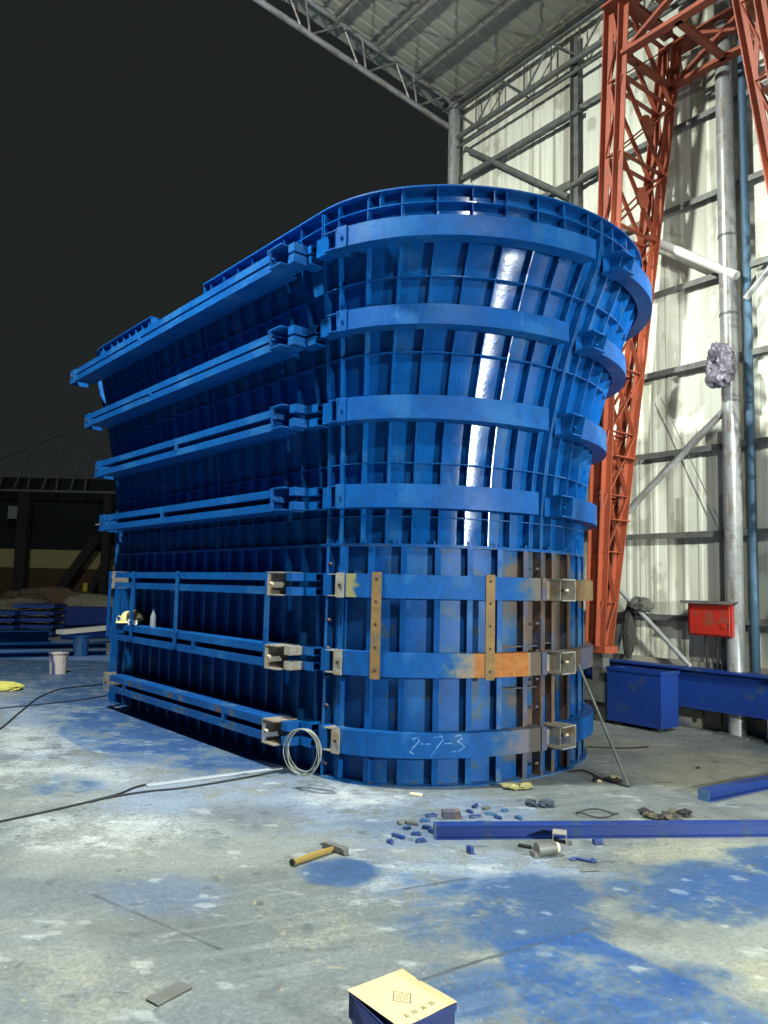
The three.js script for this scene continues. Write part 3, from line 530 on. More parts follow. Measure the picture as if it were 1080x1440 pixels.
  for (let k = 0; k < 19; k++) {
    const w0 = 10.35 - k * wd2, g = sheet(wd2, len, 4, .016), P = g.attributes.position, uv = new Float32Array(P.count * 2);
    for (let i = 0; i < P.count; i++) { const x = P.getX(i), y = P.getY(i), z = P.getZ(i), n = 9.3 - y; uv[i * 2] = w0 - x + k * .31; uv[i * 2 + 1] = y + k * 2.3; const q = hp(w0 - x, n, rh(n) + .06 + z + (k % 2) * .003); P.setXYZ(i, q.x, q.y, q.z); }
    g.setAttribute('uv', new THREE.BufferAttribute(uv, 2)); g.computeVertexNormals(); put('roof_sheet', g, M.roof, hall);
  }
}

// ---------------------------------------------------------------- gantry crane
{
  const g0 = wallXZ(4.7, 8.3), crane = thing('gantry_crane', 'red lattice gantry crane with tapering legs standing by the cream wall', 'crane', g0[0], g0[1], AW);
  const cp = (w, n, h) => v3(n - 8.3, h, -(w - 4.7));
  for (const s of [1, -1]) {
    const W = w => s > 0 ? w : 9.4 - w, leg = sub('leg', crane);
    const bot = [[6.38, 8.22], [6.38, 8.38], [6.22, 8.38], [6.22, 8.22]], top = [[5.57, 7.6], [5.57, 8.78], [5.35, 8.78], [5.35, 7.6]], H0 = .95, H1 = 8.95;
    const C = (i, f) => cp(W(mix(bot[i][0], top[i][0], f)), mix(bot[i][1], top[i][1], f), mix(H0, H1, f));
    for (let i = 0; i < 4; i++) put('chord', angleBar(C(i, 0), C(i, 1), .095, .014), M.red, leg);
    const st = [0, .07, .15, .24, .34, .44, .55, .66, .77, .885, 1];
    for (let k = 0; k < st.length; k++) for (let i = 0; i < 4; i++) {
      const j = (i + 1) % 4; if (k > 0) put('cross_bar', bar(C(i, st[k]), C(j, st[k]), .06, .012), M.red, leg);
      if (k < st.length - 1) { const z = k % 2 ? [i, j] : [j, i]; put('lacing_bar', bar(C(z[0], st[k]), C(z[1], st[k + 1]), .055, .012), M.red, leg); if (k > 1) put('lacing_bar', bar(C(z[1], st[k]), C(z[0], st[k + 1]), .055, .014), M.red, leg); }
    }
    for (const f of [.605, .715, .83]) { const i = s > 0 ? 2 : 0, a = C(i, f).add(C((i + 1) % 4, f)).multiplyScalar(.5); const q = new THREE.CylinderGeometry(.14, .14, .02, 8); q.rotateX(Math.PI / 2); q.translate(a.x, a.y, a.z + .03); put('gusset_plate', boxUV(q), M.red, leg); }
    put('foot_plate', (() => { const q = cp(W(6.3), 8.3, 0); return box(q.x - .13, q.x + .13, .86, .95, q.z - .16, q.z + .16); })(), M.red, leg);
for (const f of [.2, .3]) put('batten_plate', bar(C(2, f), C(3, f), .2, .014), M.red, leg);
    const bg = sub('bogie', crane), q = cp(W(6.3), 8.3, 0);
    put('frame', box(q.x - .1, q.x + .1, .25, .5, q.z - .1 - (s > 0 ? .2 : .1), q.z + .1 + (s > 0 ? .04 : .2)), M.steel, bg); put('pedestal', box(q.x - .07, q.x + .07, .5, .86, q.z - .08, q.z + .08), M.steel, bg);
    for (const dz of s > 0 ? [-.2, .02] : [-.1, .2]) { const wl = new THREE.CylinderGeometry(.2, .2, .08, 24); wl.rotateZ(Math.PI / 2); wl.translate(q.x, .2, q.z + dz); put('wheel', wl, M.steel, bg); }
  }
  const gd = sub('girder', crane);
  for (const w of [3.85, 5.5]) for (const h of [9.1, 9.6]) put('chord', bar(cp(w, 8.75, h), cp(w, -5, h), .14, .1), M.red, gd);
  for (let k = 0; k < 13; k++) { const a = 8.6 - k, b = a - 1; for (const w of [3.85, 5.5]) put('lacing_bar', bar(cp(w, a, k % 2 ? 9.1 : 9.6), cp(w, b, k % 2 ? 9.6 : 9.1), .07, .06), M.red, gd); put('cross_bar', bar(cp(3.85, a, 9.1), cp(5.5, a, 9.1), .07, .06), M.red, gd); }
  for (const n of [7.57, 8.82]) put('end_plate', bar(cp(3.8, n, 8.9), cp(5.6, n, 8.9), .3, .03), M.red, gd);
  for (const n of [7.66, 8.7]) { put('cross_bar', bar(cp(5.44, n, 8.3), cp(3.96, n, 8.3), .12, .05), M.red, gd); put('tie', bar(cp(5.44, n, 8.3), cp(4.3, n, 8.86), .08, .04), M.red, gd); put('tie', bar(cp(3.96, n, 8.3), cp(5.1, n, 8.86), .08, .044), M.red, gd); }
  for (const w of [5.44, 4.7, 3.96]) put('cross_bar', bar(cp(w, 7.66, 8.3), cp(w, 8.7, 8.3), .09, .05), M.red, gd);
}

// ---------------------------------------------------------------- things along the wall
{ // large I-beam
  const b = wallXZ(3.0, 8.75), o = thing('wall_beam', 'long dark blue steel I-beam laid on blocks along the cream wall', 'steel beam', b[0], b[1], AW), L0 = -4.6, L1 = 5.5;
  put('web', box(-.012, .012, .3, .72, L0 + .02, L1), M.binBlue, o); put('flange', box(-.11, .11, .72, .745, L0, L1), M.binBlue, o); put('flange', box(-.11, .11, .275, .3, L0, L1), M.binBlue, o);
  for (const z of [-3.9, -1.2, 1.6, 4.6]) put('support_block', box(-.14, .14, 0, .275, z - .12, z + .12), M.dado, o);
}
{ // open topped steel bin
  const a = gnd(930, 1032), b = gnd(967, 1020), ang = AW;
  const o = thing('steel_bin', 'open-topped dark blue steel bin standing before the wall beam', 'bin', a[0], a[1], ang);
  const w = .36, d = .76, h = .7, t = .02; // x to the right face, z away
  const lean = .1; // runs back to the left
  put('front_panel', box(0, w, .05, h, -t, 0), M.binBlue, o); put('back_panel', box(0, w, .05, h, -d, -d + t), M.binBlue, o);
  put('side_panel', box(0, t, .05, h, -d + t + .002, -t - .002), M.binBlue, o); put('side_panel', box(w - t, w, .05, h, -d + t + .002, -t - .002), M.binBlue, o);
  put('floor_plate', box(t, w - t, .05, .07, -d + t, -t), M.binBlue, o);
  put('rim_bar', [box(-.012, w + .012, h - .03, h + .012, 0, .014), box(-.014, 0, h - .03, h + .012, -d, 0)], M.binBlue, o);
  for (const [x, z] of [[.1, -.12], [w - .1, -.12], [.1, -d + .12], [w - .1, -d + .12]]) put('foot', box(x - .05, x + .05, 0, .05, z - .05, z + .05), M.dark, o);
}
{ // red electrical box
  const n = 8.95, a = onwall(967, 846, n - .22), b = onwall(1031, 897, n - .22), b0 = wallXZ((a[0] + b[0]) / 2, n);
  const o = thing('electrical_box', 'red steel switch box with a rain lid hung on the wall girt', 'switch box', b0[0], b0[1], AW, undefined, b[1]);
  const w = a[0] - b[0], h = a[1] - b[1];
  put('cabinet', boxUV(new RoundedBoxGeometry(.2, h, w, 2, .008).translate(-.12, h / 2, 0)), M.redBox, o);
  const dr = put('door', boxUV(new RoundedBoxGeometry(.018, h - .05, w - .06, 2, .006).translate(-.231, h / 2 - .005, .0)), M.redBox, o);
  put('lid', [box(-.3, .0, h + .001, h + .016, -w / 2 - .05, w / 2 + .04), box(-.305, -.3, h - .02, h + .016, -w / 2 - .05, w / 2 + .04)], M.steel, o);
  put('lock', pipe(v3(-.24, h * .32, w * .32), v3(-.252, h * .32, w * .32), .032, 16), M.redBox, dr); put('hinge', [box(-.246, -.24, h * .25, h * .42, w / 2 - .05, w / 2 - .035)], M.dark, dr);
  for (const k of [-.28, .28]) put('bracket', box(-.02, .04, .05, h - .05, w * k - .015, w * k + .015), M.steel, o);
  for (const z of [-.14, .02, .1]) put('conduit', tube([v3(-.1, .002, z), v3(-.1, -.3, z * .8), v3(-.06, -.62, z * 1.3), v3(-.04, -1.05, z * 1.5)], .012, 20), M.black, o);
}
function crumple(rx, ry, rz, s, amp, det = 5) { // a crumpled lump with folds
  const g = new THREE.IcosahedronGeometry(1, det), p = g.attributes.position;
  const n3 = (x, y, z, q) => (fbm(x + 20, y + 20, q, 2) + fbm(y + 31, z + 20, q + 5, 2) + fbm(z + 40, x + 20, q + 9, 2)) / 3;
  for (let i = 0; i < p.count; i++) { const x = p.getX(i), y = p.getY(i), z = p.getZ(i); const r = 1 + amp * ((n3(x * 1.3, y * 1.3, z * 1.3, s) - .5) * 2.4 + (.25 - Math.abs(n3(x * 2.6, y * 2.6, z * 2.6, s + 20) - .5) * 3)); p.setXYZ(i, x * r * rx, y * r * ry, z * r * rz); }
  g.computeVertexNormals(); return g;
}
{
  const n = 8.62, a = onwall(1013, 512, n), b = wallXZ(a[0], n);
  const o = put('plastic_bundle', crumple(.17, .25, .2, 401, .75, 14), std({ color: 0x5f5c66, roughness: .4 }), scene); o.position.set(b[0], a[1], -b[1]); tag(o, 'crumpled grey plastic bundle tied to the pipe column', 'bundle');
  const cl = (px, py, n2, rx, ry, rz, s, label, col) => { const a = onwall(px, py, n2), b = wallXZ(a[0], n2), o = put('hanging_cloth', crumple(rx, ry, rz, s, .38, 10), std({ color: col, roughness: .95 }), scene); o.position.set(b[0], a[1], -b[1]); o.rotation.y = AW; tag(o, label, 'cloth'); };
  cl(901, 852, 8.86, .1, .12, .17, 411, 'grey work jacket rolled over the lowest wall girt', 0x55564f);
  cl(884, 888, 8.87, .07, .32, .08, 415, 'dark rag hanging straight down from the lowest girt', 0x34342f);
  cl(846, 866, 8.86, .07, .13, .1, 419, 'small dark rag on the girt beside the crane leg', 0x3a3834);
}

// ---------------------------------------------------------------- things on the floor
const at = (px, py, h = 0) => { const g = gnd(px, py, h); return v3(g[0], h, -g[1]); };
function hbeam(name, label, p, q, H, Wd, mat) {
  const L = p.distanceTo(q), d = v3().subVectors(q, p), o = thing(name, label, 'steel beam', p.x, -p.z, Math.atan2(-d.z, d.x));
  const t = .008; put('web', box(0, L, t, H - t, -t / 2, t / 2), mat, o); put('flange', box(0, L, H - t, H, -Wd / 2, Wd / 2), mat, o); put('flange', box(0, L, 0, t, -Wd / 2, Wd / 2), mat, o);
  put('end_plate', box(-.008, 0, 0, H, -Wd / 2, Wd / 2), M.worn, o); return o;
}
hbeam('floor_beam', 'long thin blue steel beam lying on the floor before the mould', at(612, 1178), at(1230, 1173), .09, .09, M.binBlue);
hbeam('floor_beam', 'short blue steel beam with a cut end near the bin', at(990, 1126), at(1150, 1092), .085, .1, M.binBlue);
{ // leaning rod
  const p = at(884, 1105, .012), top = form.localToWorld(FP('N', 11, 1.0, .2)); form.updateMatrixWorld(true); const t2 = FP('N', 10, .98, .285).applyMatrix4(form.matrixWorld);
  tag(put('steel_rod', pipe(p, t2, .013, 10), M.steel, scene), 'thin grey steel rod leaning from floor against the mould', 'rod');
}
{ // claw hammer with yellow handle
  const a = at(412, 1218), b = at(476, 1196), d = v3().subVectors(b, a), L = d.length();
  const o = thing('hammer', 'hammer with a long yellow handle lying on the concrete', 'hammer', a.x, -a.z, Math.atan2(-d.z, d.x));
  const hd = []; for (let i = 0; i <= 10; i++) { const f = i / 10, r = .016 + .006 * Math.sin(f * 3.1) - .003 * f; const row = []; for (let k = 0; k < 8; k++) { const t = k / 8 * 6.283; row.push(v3(f * (L - .03), .022 + r * Math.sin(t), r * .8 * Math.cos(t))); } hd.push(row); }
  put('handle', solid(hd), std({ color: 0x8d7433, roughness: .75 }), o);
  put('grip', pipe(v3(-.012, .022, 0), v3(.0, .022, 0), .021, 10), M.dark, o);
  put('head', [boxUV(new RoundedBoxGeometry(.04, .042, .15, 3, .008).translate(L - .03, .024, 0)), pipe(v3(L - .03, .024, .07), v3(L - .03, .024, .095), .024, 14), solid([[v3(L - .05, .006, -.07), v3(L - .05, .044, -.07), v3(L - .01, .044, -.07), v3(L - .01, .006, -.07)], [v3(L - .045, .02, -.12), v3(L - .045, .026, -.12), v3(L - .015, .026, -.12), v3(L - .015, .02, -.12)]])], M.steel, o);
}
{
  const a = at(213, 1412), b = at(262, 1386), d = v3().subVectors(b, a), L = d.length(), o = put('flat_bar_offcut', boxUV(new RoundedBoxGeometry(L, .008, .075, 2, .003).translate(L / 2, .006, 0)), M.steel, scene); o.position.copy(a); o.rotation.y = Math.atan2(-d.z, d.x); tag(o, 'grey flat steel strip lying alone on the open floor', 'steel strip');
}
{ // carton, blue oversprayed sides, printed top
  const cw = 256; const cv = document.createElement('canvas'); cv.width = 512; cv.height = 512; const x = cv.getContext('2d');
  x.fillStyle = '#cbb88c'; x.fillRect(0, 0, 512, 512);
  for (let i = 0; i < 900; i++) { x.fillStyle = `rgba(${rnd() < .5 ? '255,244,210' : '150,120,70'},${.02 + rnd() * .05})`; x.fillRect(rnd() * 512, rnd() * 512, 4 + rnd() * 40, 1 + rnd() * 2); }
  x.fillStyle = 'rgba(190,150,105,.55)'; x.fillRect(430, 0, 82, 512); x.fillStyle = 'rgba(160,125,80,.5)'; x.fillRect(0, 84, 430, 3);
  x.strokeStyle = x.fillStyle = '#5d4c30'; x.lineWidth = 7; x.beginPath(); x.moveTo(250, 190); x.lineTo(330, 268); x.lineTo(250, 346); x.lineTo(170, 268); x.closePath(); x.stroke();
  x.lineWidth = 4; for (let r = 0; r < 3; r++) for (let k = 0; k < 4 - (r !== 1) * 1; k++) { const X = 205 + k * 26 + (r !== 1) * 10, Y = 236 + r * 26; x.beginPath(); x.moveTo(X, Y); x.lineTo(X + 17, Y); x.moveTo(X + 8, Y - 7); x.lineTo(X + 8, Y + 14); x.moveTo(X, Y + 12); x.lineTo(X + 17, Y + 9); x.stroke(); }
  x.lineWidth = 5; for (let k = 0; k < 4; k++) { const X = 110 + k * 76, Y = 420; x.beginPath(); x.moveTo(X, Y); x.lineTo(X + 38, Y); x.moveTo(X + 19, Y - 16); x.lineTo(X + 19, Y + 34); x.moveTo(X, Y + 16); x.lineTo(X + 38, Y + 16); if (k % 2) { x.moveTo(X + 4, Y - 10); x.lineTo(X + 4, Y + 32); x.moveTo(X + 34, Y - 10); x.lineTo(X + 34, Y + 32); } else { x.moveTo(X + 19, Y + 4); x.lineTo(X, Y + 34); x.moveTo(X + 19, Y + 4); x.lineTo(X + 38, Y + 34); } x.stroke(); }
  x.lineWidth = 3; x.beginPath(); x.ellipse(390, 45, 16, 9, 0, 0, 7); x.stroke(); x.globalAlpha = .45; for (let k = 0; k < 6; k++) x.fillRect(150 + k * 22, 130, 14, 9); for (let k = 0; k < 7; k++) x.fillRect(90 + k * 26, 50, 16, 6); x.globalAlpha = 1;
  const ct = new THREE.CanvasTexture(cv); ct.colorSpace = THREE.SRGBColorSpace;
  const card = std({ map: ct, roughness: .85 }), side = std({ map: tex(256, 256, (u, v) => lerp3([26, 42, 92], [44, 74, 150], sstep(.4, .7, fbm(u * 5, v * 5, 431, 5, 5)))), roughness: .8 });
  const h = .1, A = at(488, 1392, h), B = at(566, 1362, h), C = at(632, 1414, h); // back left, back right, right front at lid height
  const ex = v3().subVectors(B, A), w = ex.length(), d = B.distanceTo(C);
  const o = thing('carton', 'flat cream cardboard carton with printed diamond mark and blue-sprayed sides', 'box', A.x, -A.z, Math.atan2(-ex.z, ex.x));
  const D = Math.max(.3, d);
  put('body', box(.006, w - .006, .002, h - .006, .006, D - .006), side, o);
  const lg = new THREE.PlaneGeometry(w, D, 6, 6); lg.rotateX(-Math.PI / 2); lg.translate(w / 2, h, D / 2); { const p = lg.attributes.position; for (let i = 0; i < p.count; i++) p.setY(i, h + .004 * Math.sin(p.getX(i) * 19) * Math.sin(p.getZ(i) * 17)); lg.computeVertexNormals(); }
  put('lid', lg, card, o);
  put('lid_edge', [box(0, w, h - .03, h - .003, D - .006, D - .002), box(w - .005, w - .001, h - .012, h - .003, 0, D - .006)], side, o);
  put('flap', solid([[v3(-.004, .01, .03), v3(-.004, h - .004, .03), v3(0, h - .004, .03), v3(0, .01, .03)], [v3(-.05, .004, D * .75), v3(-.012, h - .02, D * .75), v3(-.008, h - .02, D * .75), v3(-.046, .004, D * .75)]]), side, o);
}
{ // wire coil hung on the lowest box connector
  const d = ray(423, 1057), t = 3.6 / (d[0] * Math.cos(40 * R) + d[2] * Math.sin(40 * R)), c = v3(d[0] * t, CAM_H + d[1] * t, -d[2] * t), wm = std({ color: 0x9a9f98, roughness: .4, metalness: .4 });
  const o = thing('wire_coil', 'hoop of pale steel wire hung at the foot of the mould corner', 'wire coil', c.x, -c.z, -30 * R, undefined, c.y - .19);
  for (let k = 0; k < 8; k++) { const pts = [], rx = rr(.15, .175), ry = rr(.165, .185), ox = rr(-.01, .035), tz = rr(-.12, .12); for (let i = 0; i < 28; i++) { const a = i / 28 * 6.283, y = .37 - ry + ry * Math.sin(a); pts.push(v3(ox + rx * Math.cos(a), y, (y - .2) * tz + rr(-.004, .004) + k * .004 - .014)); } put('wire_turn', tube(pts, .0032, 70, 6, true), wm, o); }
}
{ // black hose with a pale strip beside it, and a second cable by the far end
  const pt = l => l.map(([x, y]) => at(x, y, .009));
  tag(put('air_hose', tube(pt([[-60, 1168], [0, 1155], [70, 1140], [150, 1122], [205, 1113], [255, 1108], [330, 1096], [388, 1085]]), .007, 90, 8), M.rubber, scene), 'black hose running across the floor to the mould corner', 'hose');
  tag(put('air_hose', tube(pt([[130, 1126], [165, 1117], [190, 1107], [206, 1103]]), .008, 30, 8), M.rubber, scene), 'short thin black hose end branching off on open floor', 'hose');
  const a = at(206, 1106), b = at(396, 1081), d = v3().subVectors(b, a), L = d.length(), s = put('flat_bar', boxUV(new RoundedBoxGeometry(L, .012, .06, 2, .003).translate(L / 2, .008, 0)), std({ color: 0xb4bcc4, roughness: .5, metalness: .3 }), scene); s.position.copy(a); s.rotation.y = Math.atan2(-d.z, d.x); tag(s, 'long pale flat bar pointing at the wire coil', 'steel strip');
  tag(put('power_cable', tube(pt([[-40, 1050], [0, 1025], [30, 1000], [60, 978], [90, 968], [120, 965], [150, 961]]), .01, 70, 7), M.black, scene), 'thick black cable curving to the far corner of the mould', 'cable');
  tag(put('power_cable', tube(pt([[-40, 1001], [0, 996], [60, 990], [120, 983], [150, 978]]), .008, 50, 6), M.rubber, scene), 'thin dark cable lying straight beyond the thick black one', 'cable');
  tag(put('wire_loop', tube([...Array(22)].map((_, i) => { const t = i / 22 * 6.283, c = at(840, 1147); return v3(c.x + .155 * Math.cos(t), .008 + .01 * (1 + Math.sin(t * 3)), c.z + .075 * Math.sin(t)); }), .006, 80, 6, true), M.rubber, scene), 'dark wire loop lying behind the long floor beam', 'wire');
  tag(put('power_cable', tube(pt([[800, 1085], [818, 1083], [845, 1094], [868, 1102], [884, 1106]]), .007, 40, 6), M.black, scene), 'thin black cable trailing from mould base to rod foot', 'cable');
  tag(put('power_cable', tube(pt([[826, 1050], [850, 1051], [880, 1052], [912, 1050]]), .008, 30, 6), M.black, scene), 'thin black cable on floor in front of the bin', 'cable');
}
// offcuts by the beam end
const bits = [[550, 1186], [572, 1166], [580, 1160], [560, 1178], [592, 1184], [598, 1156], [606, 1149], [620, 1163], [612, 1172], [646, 1160], [661, 1143], [668, 1150], [684, 1138], [690, 1146], [700, 1151], [676, 1160], [656, 1166], [730, 1152], [640, 1168], [585, 1174], [600, 1166], [710, 1141], [565, 1159], [668, 1135]];
bits.forEach(([x, y], i) => {
  const L = rr(.025, .045), w0 = rr(.012, .02), w1 = rr(.008, .02), t = rr(.006, .013), sk = rr(-.015, .015), g = solid([[v3(-L, -t, -w0), v3(-L + sk, t, -w0), v3(-L + sk, t * .8, w0), v3(-L, -t, w0)], [v3(0, -t, -w0 * 1.1 + sk * .4), v3(0, t, -w1), v3(0, t * .7, w0 + sk * .5), v3(0, -t, w0)], [v3(L, -t + rr(0, .006), -w1 + sk * .6), v3(L - sk, t, -w1 * .7), v3(L - sk, t * .5, w1), v3(L, -t, w1 * 1.2)]]);
  g.computeBoundingBox(); g.translate(0, -g.boundingBox.min.y + .001, 0);
  const o = put('steel_offcut', g, i % 4 === 1 ? M.worn : i % 5 === 2 ? M.steel : M.binBlue, scene), p = at(x, y); o.position.copy(p); o.rotation.y = rr(-1.2, 1.2); tag(o, 'small dark blue steel offcut scattered beside the beam end', 'offcut', 'offcuts by the beam end');
});
{
  const blk = (name, px, py, w, h, d, turn, m, label, cat) => { const o = put(name, boxUV(new RoundedBoxGeometry(w, h, d, 2, .006).translate(0, h / 2, 0)), m, scene); o.position.copy(at(px, py)); o.rotation.y = turn; return tag(o, label, cat); };
  blk('steel_block', 634, 1150, .13, .055, .08, .1, M.rust, 'rusty brown steel block among the blue offcuts', 'block');
  { const p = at(787, 1185), o = thing('tube_offcut', 'short pale square tube offcut touching the long beam', 'offcut', p.x, -p.z, -.25); put('shell', [box(-.045, .045, .065, .07, -.05, .05), box(-.045, .045, 0, .005, -.05, .05), box(-.045, -.04, .005, .065, -.05, .05), box(.04, .045, .005, .065, -.05, .05)], M.primer, o); }
  { const p = at(768, 1203), o = thing('motor_block', 'grey cylindrical motor lump lying before the long beam', 'motor', p.x, -p.z, .35); put('casing', pipe(v3(-.07, .042, 0), v3(.06, .042, 0), .042, 14), M.steel, o); put('end_cap', pipe(v3(.06, .042, 0), v3(.085, .042, 0), .03, 14), M.cream, o); put('lug', box(-.1, -.06, .004, .03, -.03, .03), M.steel, o); }
  blk('steel_chip', 661, 1200, .03, .045, .05, .5, M.binBlue, 'upright blue chip alone in front of the beam', 'offcut');
  blk('steel_chip', 738, 1192, .09, .02, .025, -.5, M.black, 'thin black sliver beside the grey motor lump', 'offcut');
  blk('steel_chip', 840, 1187, .06, .035, .04, .2, M.binBlue, 'blue chip tucked under the long floor beam', 'offcut');
  blk('steel_chip', 585, 1119, .1, .02, .035, -.4, M.cream, 'pale chip on the floor near the mould base', 'offcut');
  blk('steel_chip', 982, 1081, .05, .02, .02, .6, M.dark, 'dark chip on the floor between bin and short beam', 'offcut');
  { const c = at(820, 1212), o = put('bent_clip', tube([v3(-.08, .008, -.01), v3(-.04, .012, -.025), v3(0, .01, -.01), v3(.05, .012, .02), v3(.075, .008, .0), v3(.06, .008, -.03)], .008, 40, 6), M.binBlue, scene); o.position.copy(c); tag(o, 'bent blue clip lying in front of the long beam', 'clip'); }
  tag(put('short_rod', pipe(at(816, 1225, .007), at(842, 1223, .007), .006, 8), M.steel, scene), 'tiny grey rod beside the bent blue clip', 'rod');
  const pile = (px, py, n, sp, label, cols) => { const c = at(px, py), o = thing('scrap_heap', label, 'scrap', c.x, -c.z); for (let k = 0; k < n; k++) { const s = rr(.016, .042), g = crumple(s * 1.5, s * .55, s, 500 + k * 7 + px, .9, 1); const m = put('scrap_piece', g, std({ color: cols[k % cols.length], roughness: .8 }), o); m.position.set(rr(-sp, sp), s * .7, rr(-sp, sp) * .5); m.rotation.y = rnd() * 6; } };
  pile(940, 1150, 18, .16, 'dark heap of crumpled scrap behind the long beam', [0x33322d, 0x55513f, 0x1d1e1d]);
  pile(852, 1099, 12, .1, 'dark scrap heap beside the foot of the rod', [0x2d2c29, 0xb3aa88, 0x1c1c1c]);
  pile(727, 1109, 11, .09, 'yellowish scrap heap at the mould base', [0x857f52, 0x5d5b40, 0xa8a570]);
  pile(765, 1132, 9, .13, 'flat bluish scrap heap between mould and beam', [0x3a4658, 0x2c3440]);
}

// ---------------------------------------------------------------- things on the mould ledge
form.updateMatrixWorld(true);
const ledge = (z, off, h) => FP('L', z, h, off, 1.0).applyMatrix4(form.matrixWorld);
{
  const p = ledge(-3.98, .27, 1.104), o = thing('hat', 'pale yellow brimmed hat resting tilted on the mould ledge', 'hat', p.x, -p.z, 40 * R, undefined, p.y);
  const pr = []; for (let i = 0; i <= 12; i++) { const t = i / 12 * Math.PI / 2; pr.push(new THREE.Vector2(.125 * Math.cos(t) + .0001, .13 * Math.sin(t))); }
  const dome = new THREE.LatheGeometry(pr, 28); const brim = new THREE.LatheGeometry([[.115, .004], [.19, -.002], [.192, .003], [.125, .014]].map(q => new THREE.Vector2(...q)), 28);
  for (const g of [dome, brim]) { g.scale(.75, 1, 1); g.rotateX(.0); g.rotateZ(.12); g.translate(0, .03, 0); }
  const hm = std({ color: 0xd9cf92, roughness: .6 }); put('crown', dome, hm, o); put('brim', brim, hm, o);
  const p2 = ledge(-3.8, .24, 1.19), b = put('dark_bag', crumple(.1, .1, .16, 611, .3, 8), std({ color: 0x4c4530, roughness: .9 }), scene); b.position.copy(p2); b.rotation.y = 40 * R; tag(b, 'dark brown bag behind the pale hat on the ledge', 'bag');
  const p3 = ledge(-3.74, .31, 1.135), c = put('white_cloth', crumple(.05, .045, .12, 617, .45, 8), M.white, scene); c.position.copy(p3); c.rotation.y = 40 * R; tag(c, 'crumpled white cloth on the ledge beside the hat', 'cloth');
  const p4 = ledge(-3.2, .28, 1.102), bt = thing('water_bottle', 'small clear plastic bottle standing on the mould ledge', 'bottle', p4.x, -p4.z, 0, undefined, p4.y);
  const bp = [[.001, 0], [.032, 0], [.034, .02], [.032, .08], [.034, .13], [.014, .175], [.014, .195]].map(q => new THREE.Vector2(...q)); put('body', new THREE.LatheGeometry(bp, 18), new THREE.MeshPhysicalMaterial({ color: 0xdfe8ee, transmission: .7, roughness: .2, thickness: 0, side: THREE.DoubleSide }), bt); put('cap', pipe(v3(0, .195, 0), v3(0, .215, 0), .016, 12), M.binBlue, bt);
  const ring = ledge(-4.25, .28, 1.13), t = put('wire_ring', tube([...Array(14)].map((_, i) => v3(0, .045 * Math.sin(i / 14 * 6.283), .07 * Math.cos(i / 14 * 6.283))), .008, 40, 6, true), M.cream, scene); t.position.copy(ring); t.position.y += .012; t.rotation.y = 40 * R; tag(t, 'pale strap loop on the ledge by the hat brim', 'strap');
}

// ---------------------------------------------------------------- far left yard
function bucket(px, py, r, h, m, label, drip) {
  const p = at(px, py), o = thing('paint_bucket', label, 'bucket', p.x, -p.z);
  const pr = [[.001, .004], [r * .86, .004], [r * .88, 0], [r, h], [r + .012, h], [r + .012, h - .02], [r * .985, h - .025], [r * .97, h - .01], [r * .84, .02], [.001, .02]].map(q => new THREE.Vector2(...q));
  put('shell', new THREE.LatheGeometry(pr, 26), m, o); put('handle', tube([...Array(9)].map((_, i) => { const t = i / 8 * Math.PI; return v3((r + .012) * Math.cos(t), h - .04 - .09 * Math.sin(t), (r + .02) * Math.sin(t) * .5 + .0); }), .005, 24, 6), M.steel, o);
  put('paint', boxUV(new THREE.CylinderGeometry(r * .94, r * .94, .01, 24).translate(0, h * .75, 0)), M.binBlue, o); return o;
}
const bw = tex(256, 256, (u, v) => { let c = [196, 186, 178]; c = lerp3(c, [150, 92, 88], sstep(.5, .6, fbm(u * 7, v * 5, 701, 4, 7)) * .6); return lerp3(c, [40, 60, 120], sstep(.58, .66, fbm(u * 12, v * 6, 703, 4, 12)) * .8); });
bucket(81, 947, .155, .36, std({ map: bw, roughness: .6 }), 'white paint bucket streaked with blue drips', true);
bucket(113, 922, .17, .42, M.worn, 'blue paint bucket standing behind the white one', false);
{ const o = put('yellow_rag', crumple(.28, .07, .2, 711, .4, 9), std({ color: 0xc9c265, roughness: .95 }), scene); const p = at(2, 970); o.position.set(p.x, .05, p.z); tag(o, 'crumpled yellow rag dropped on the far floor', 'rag'); }
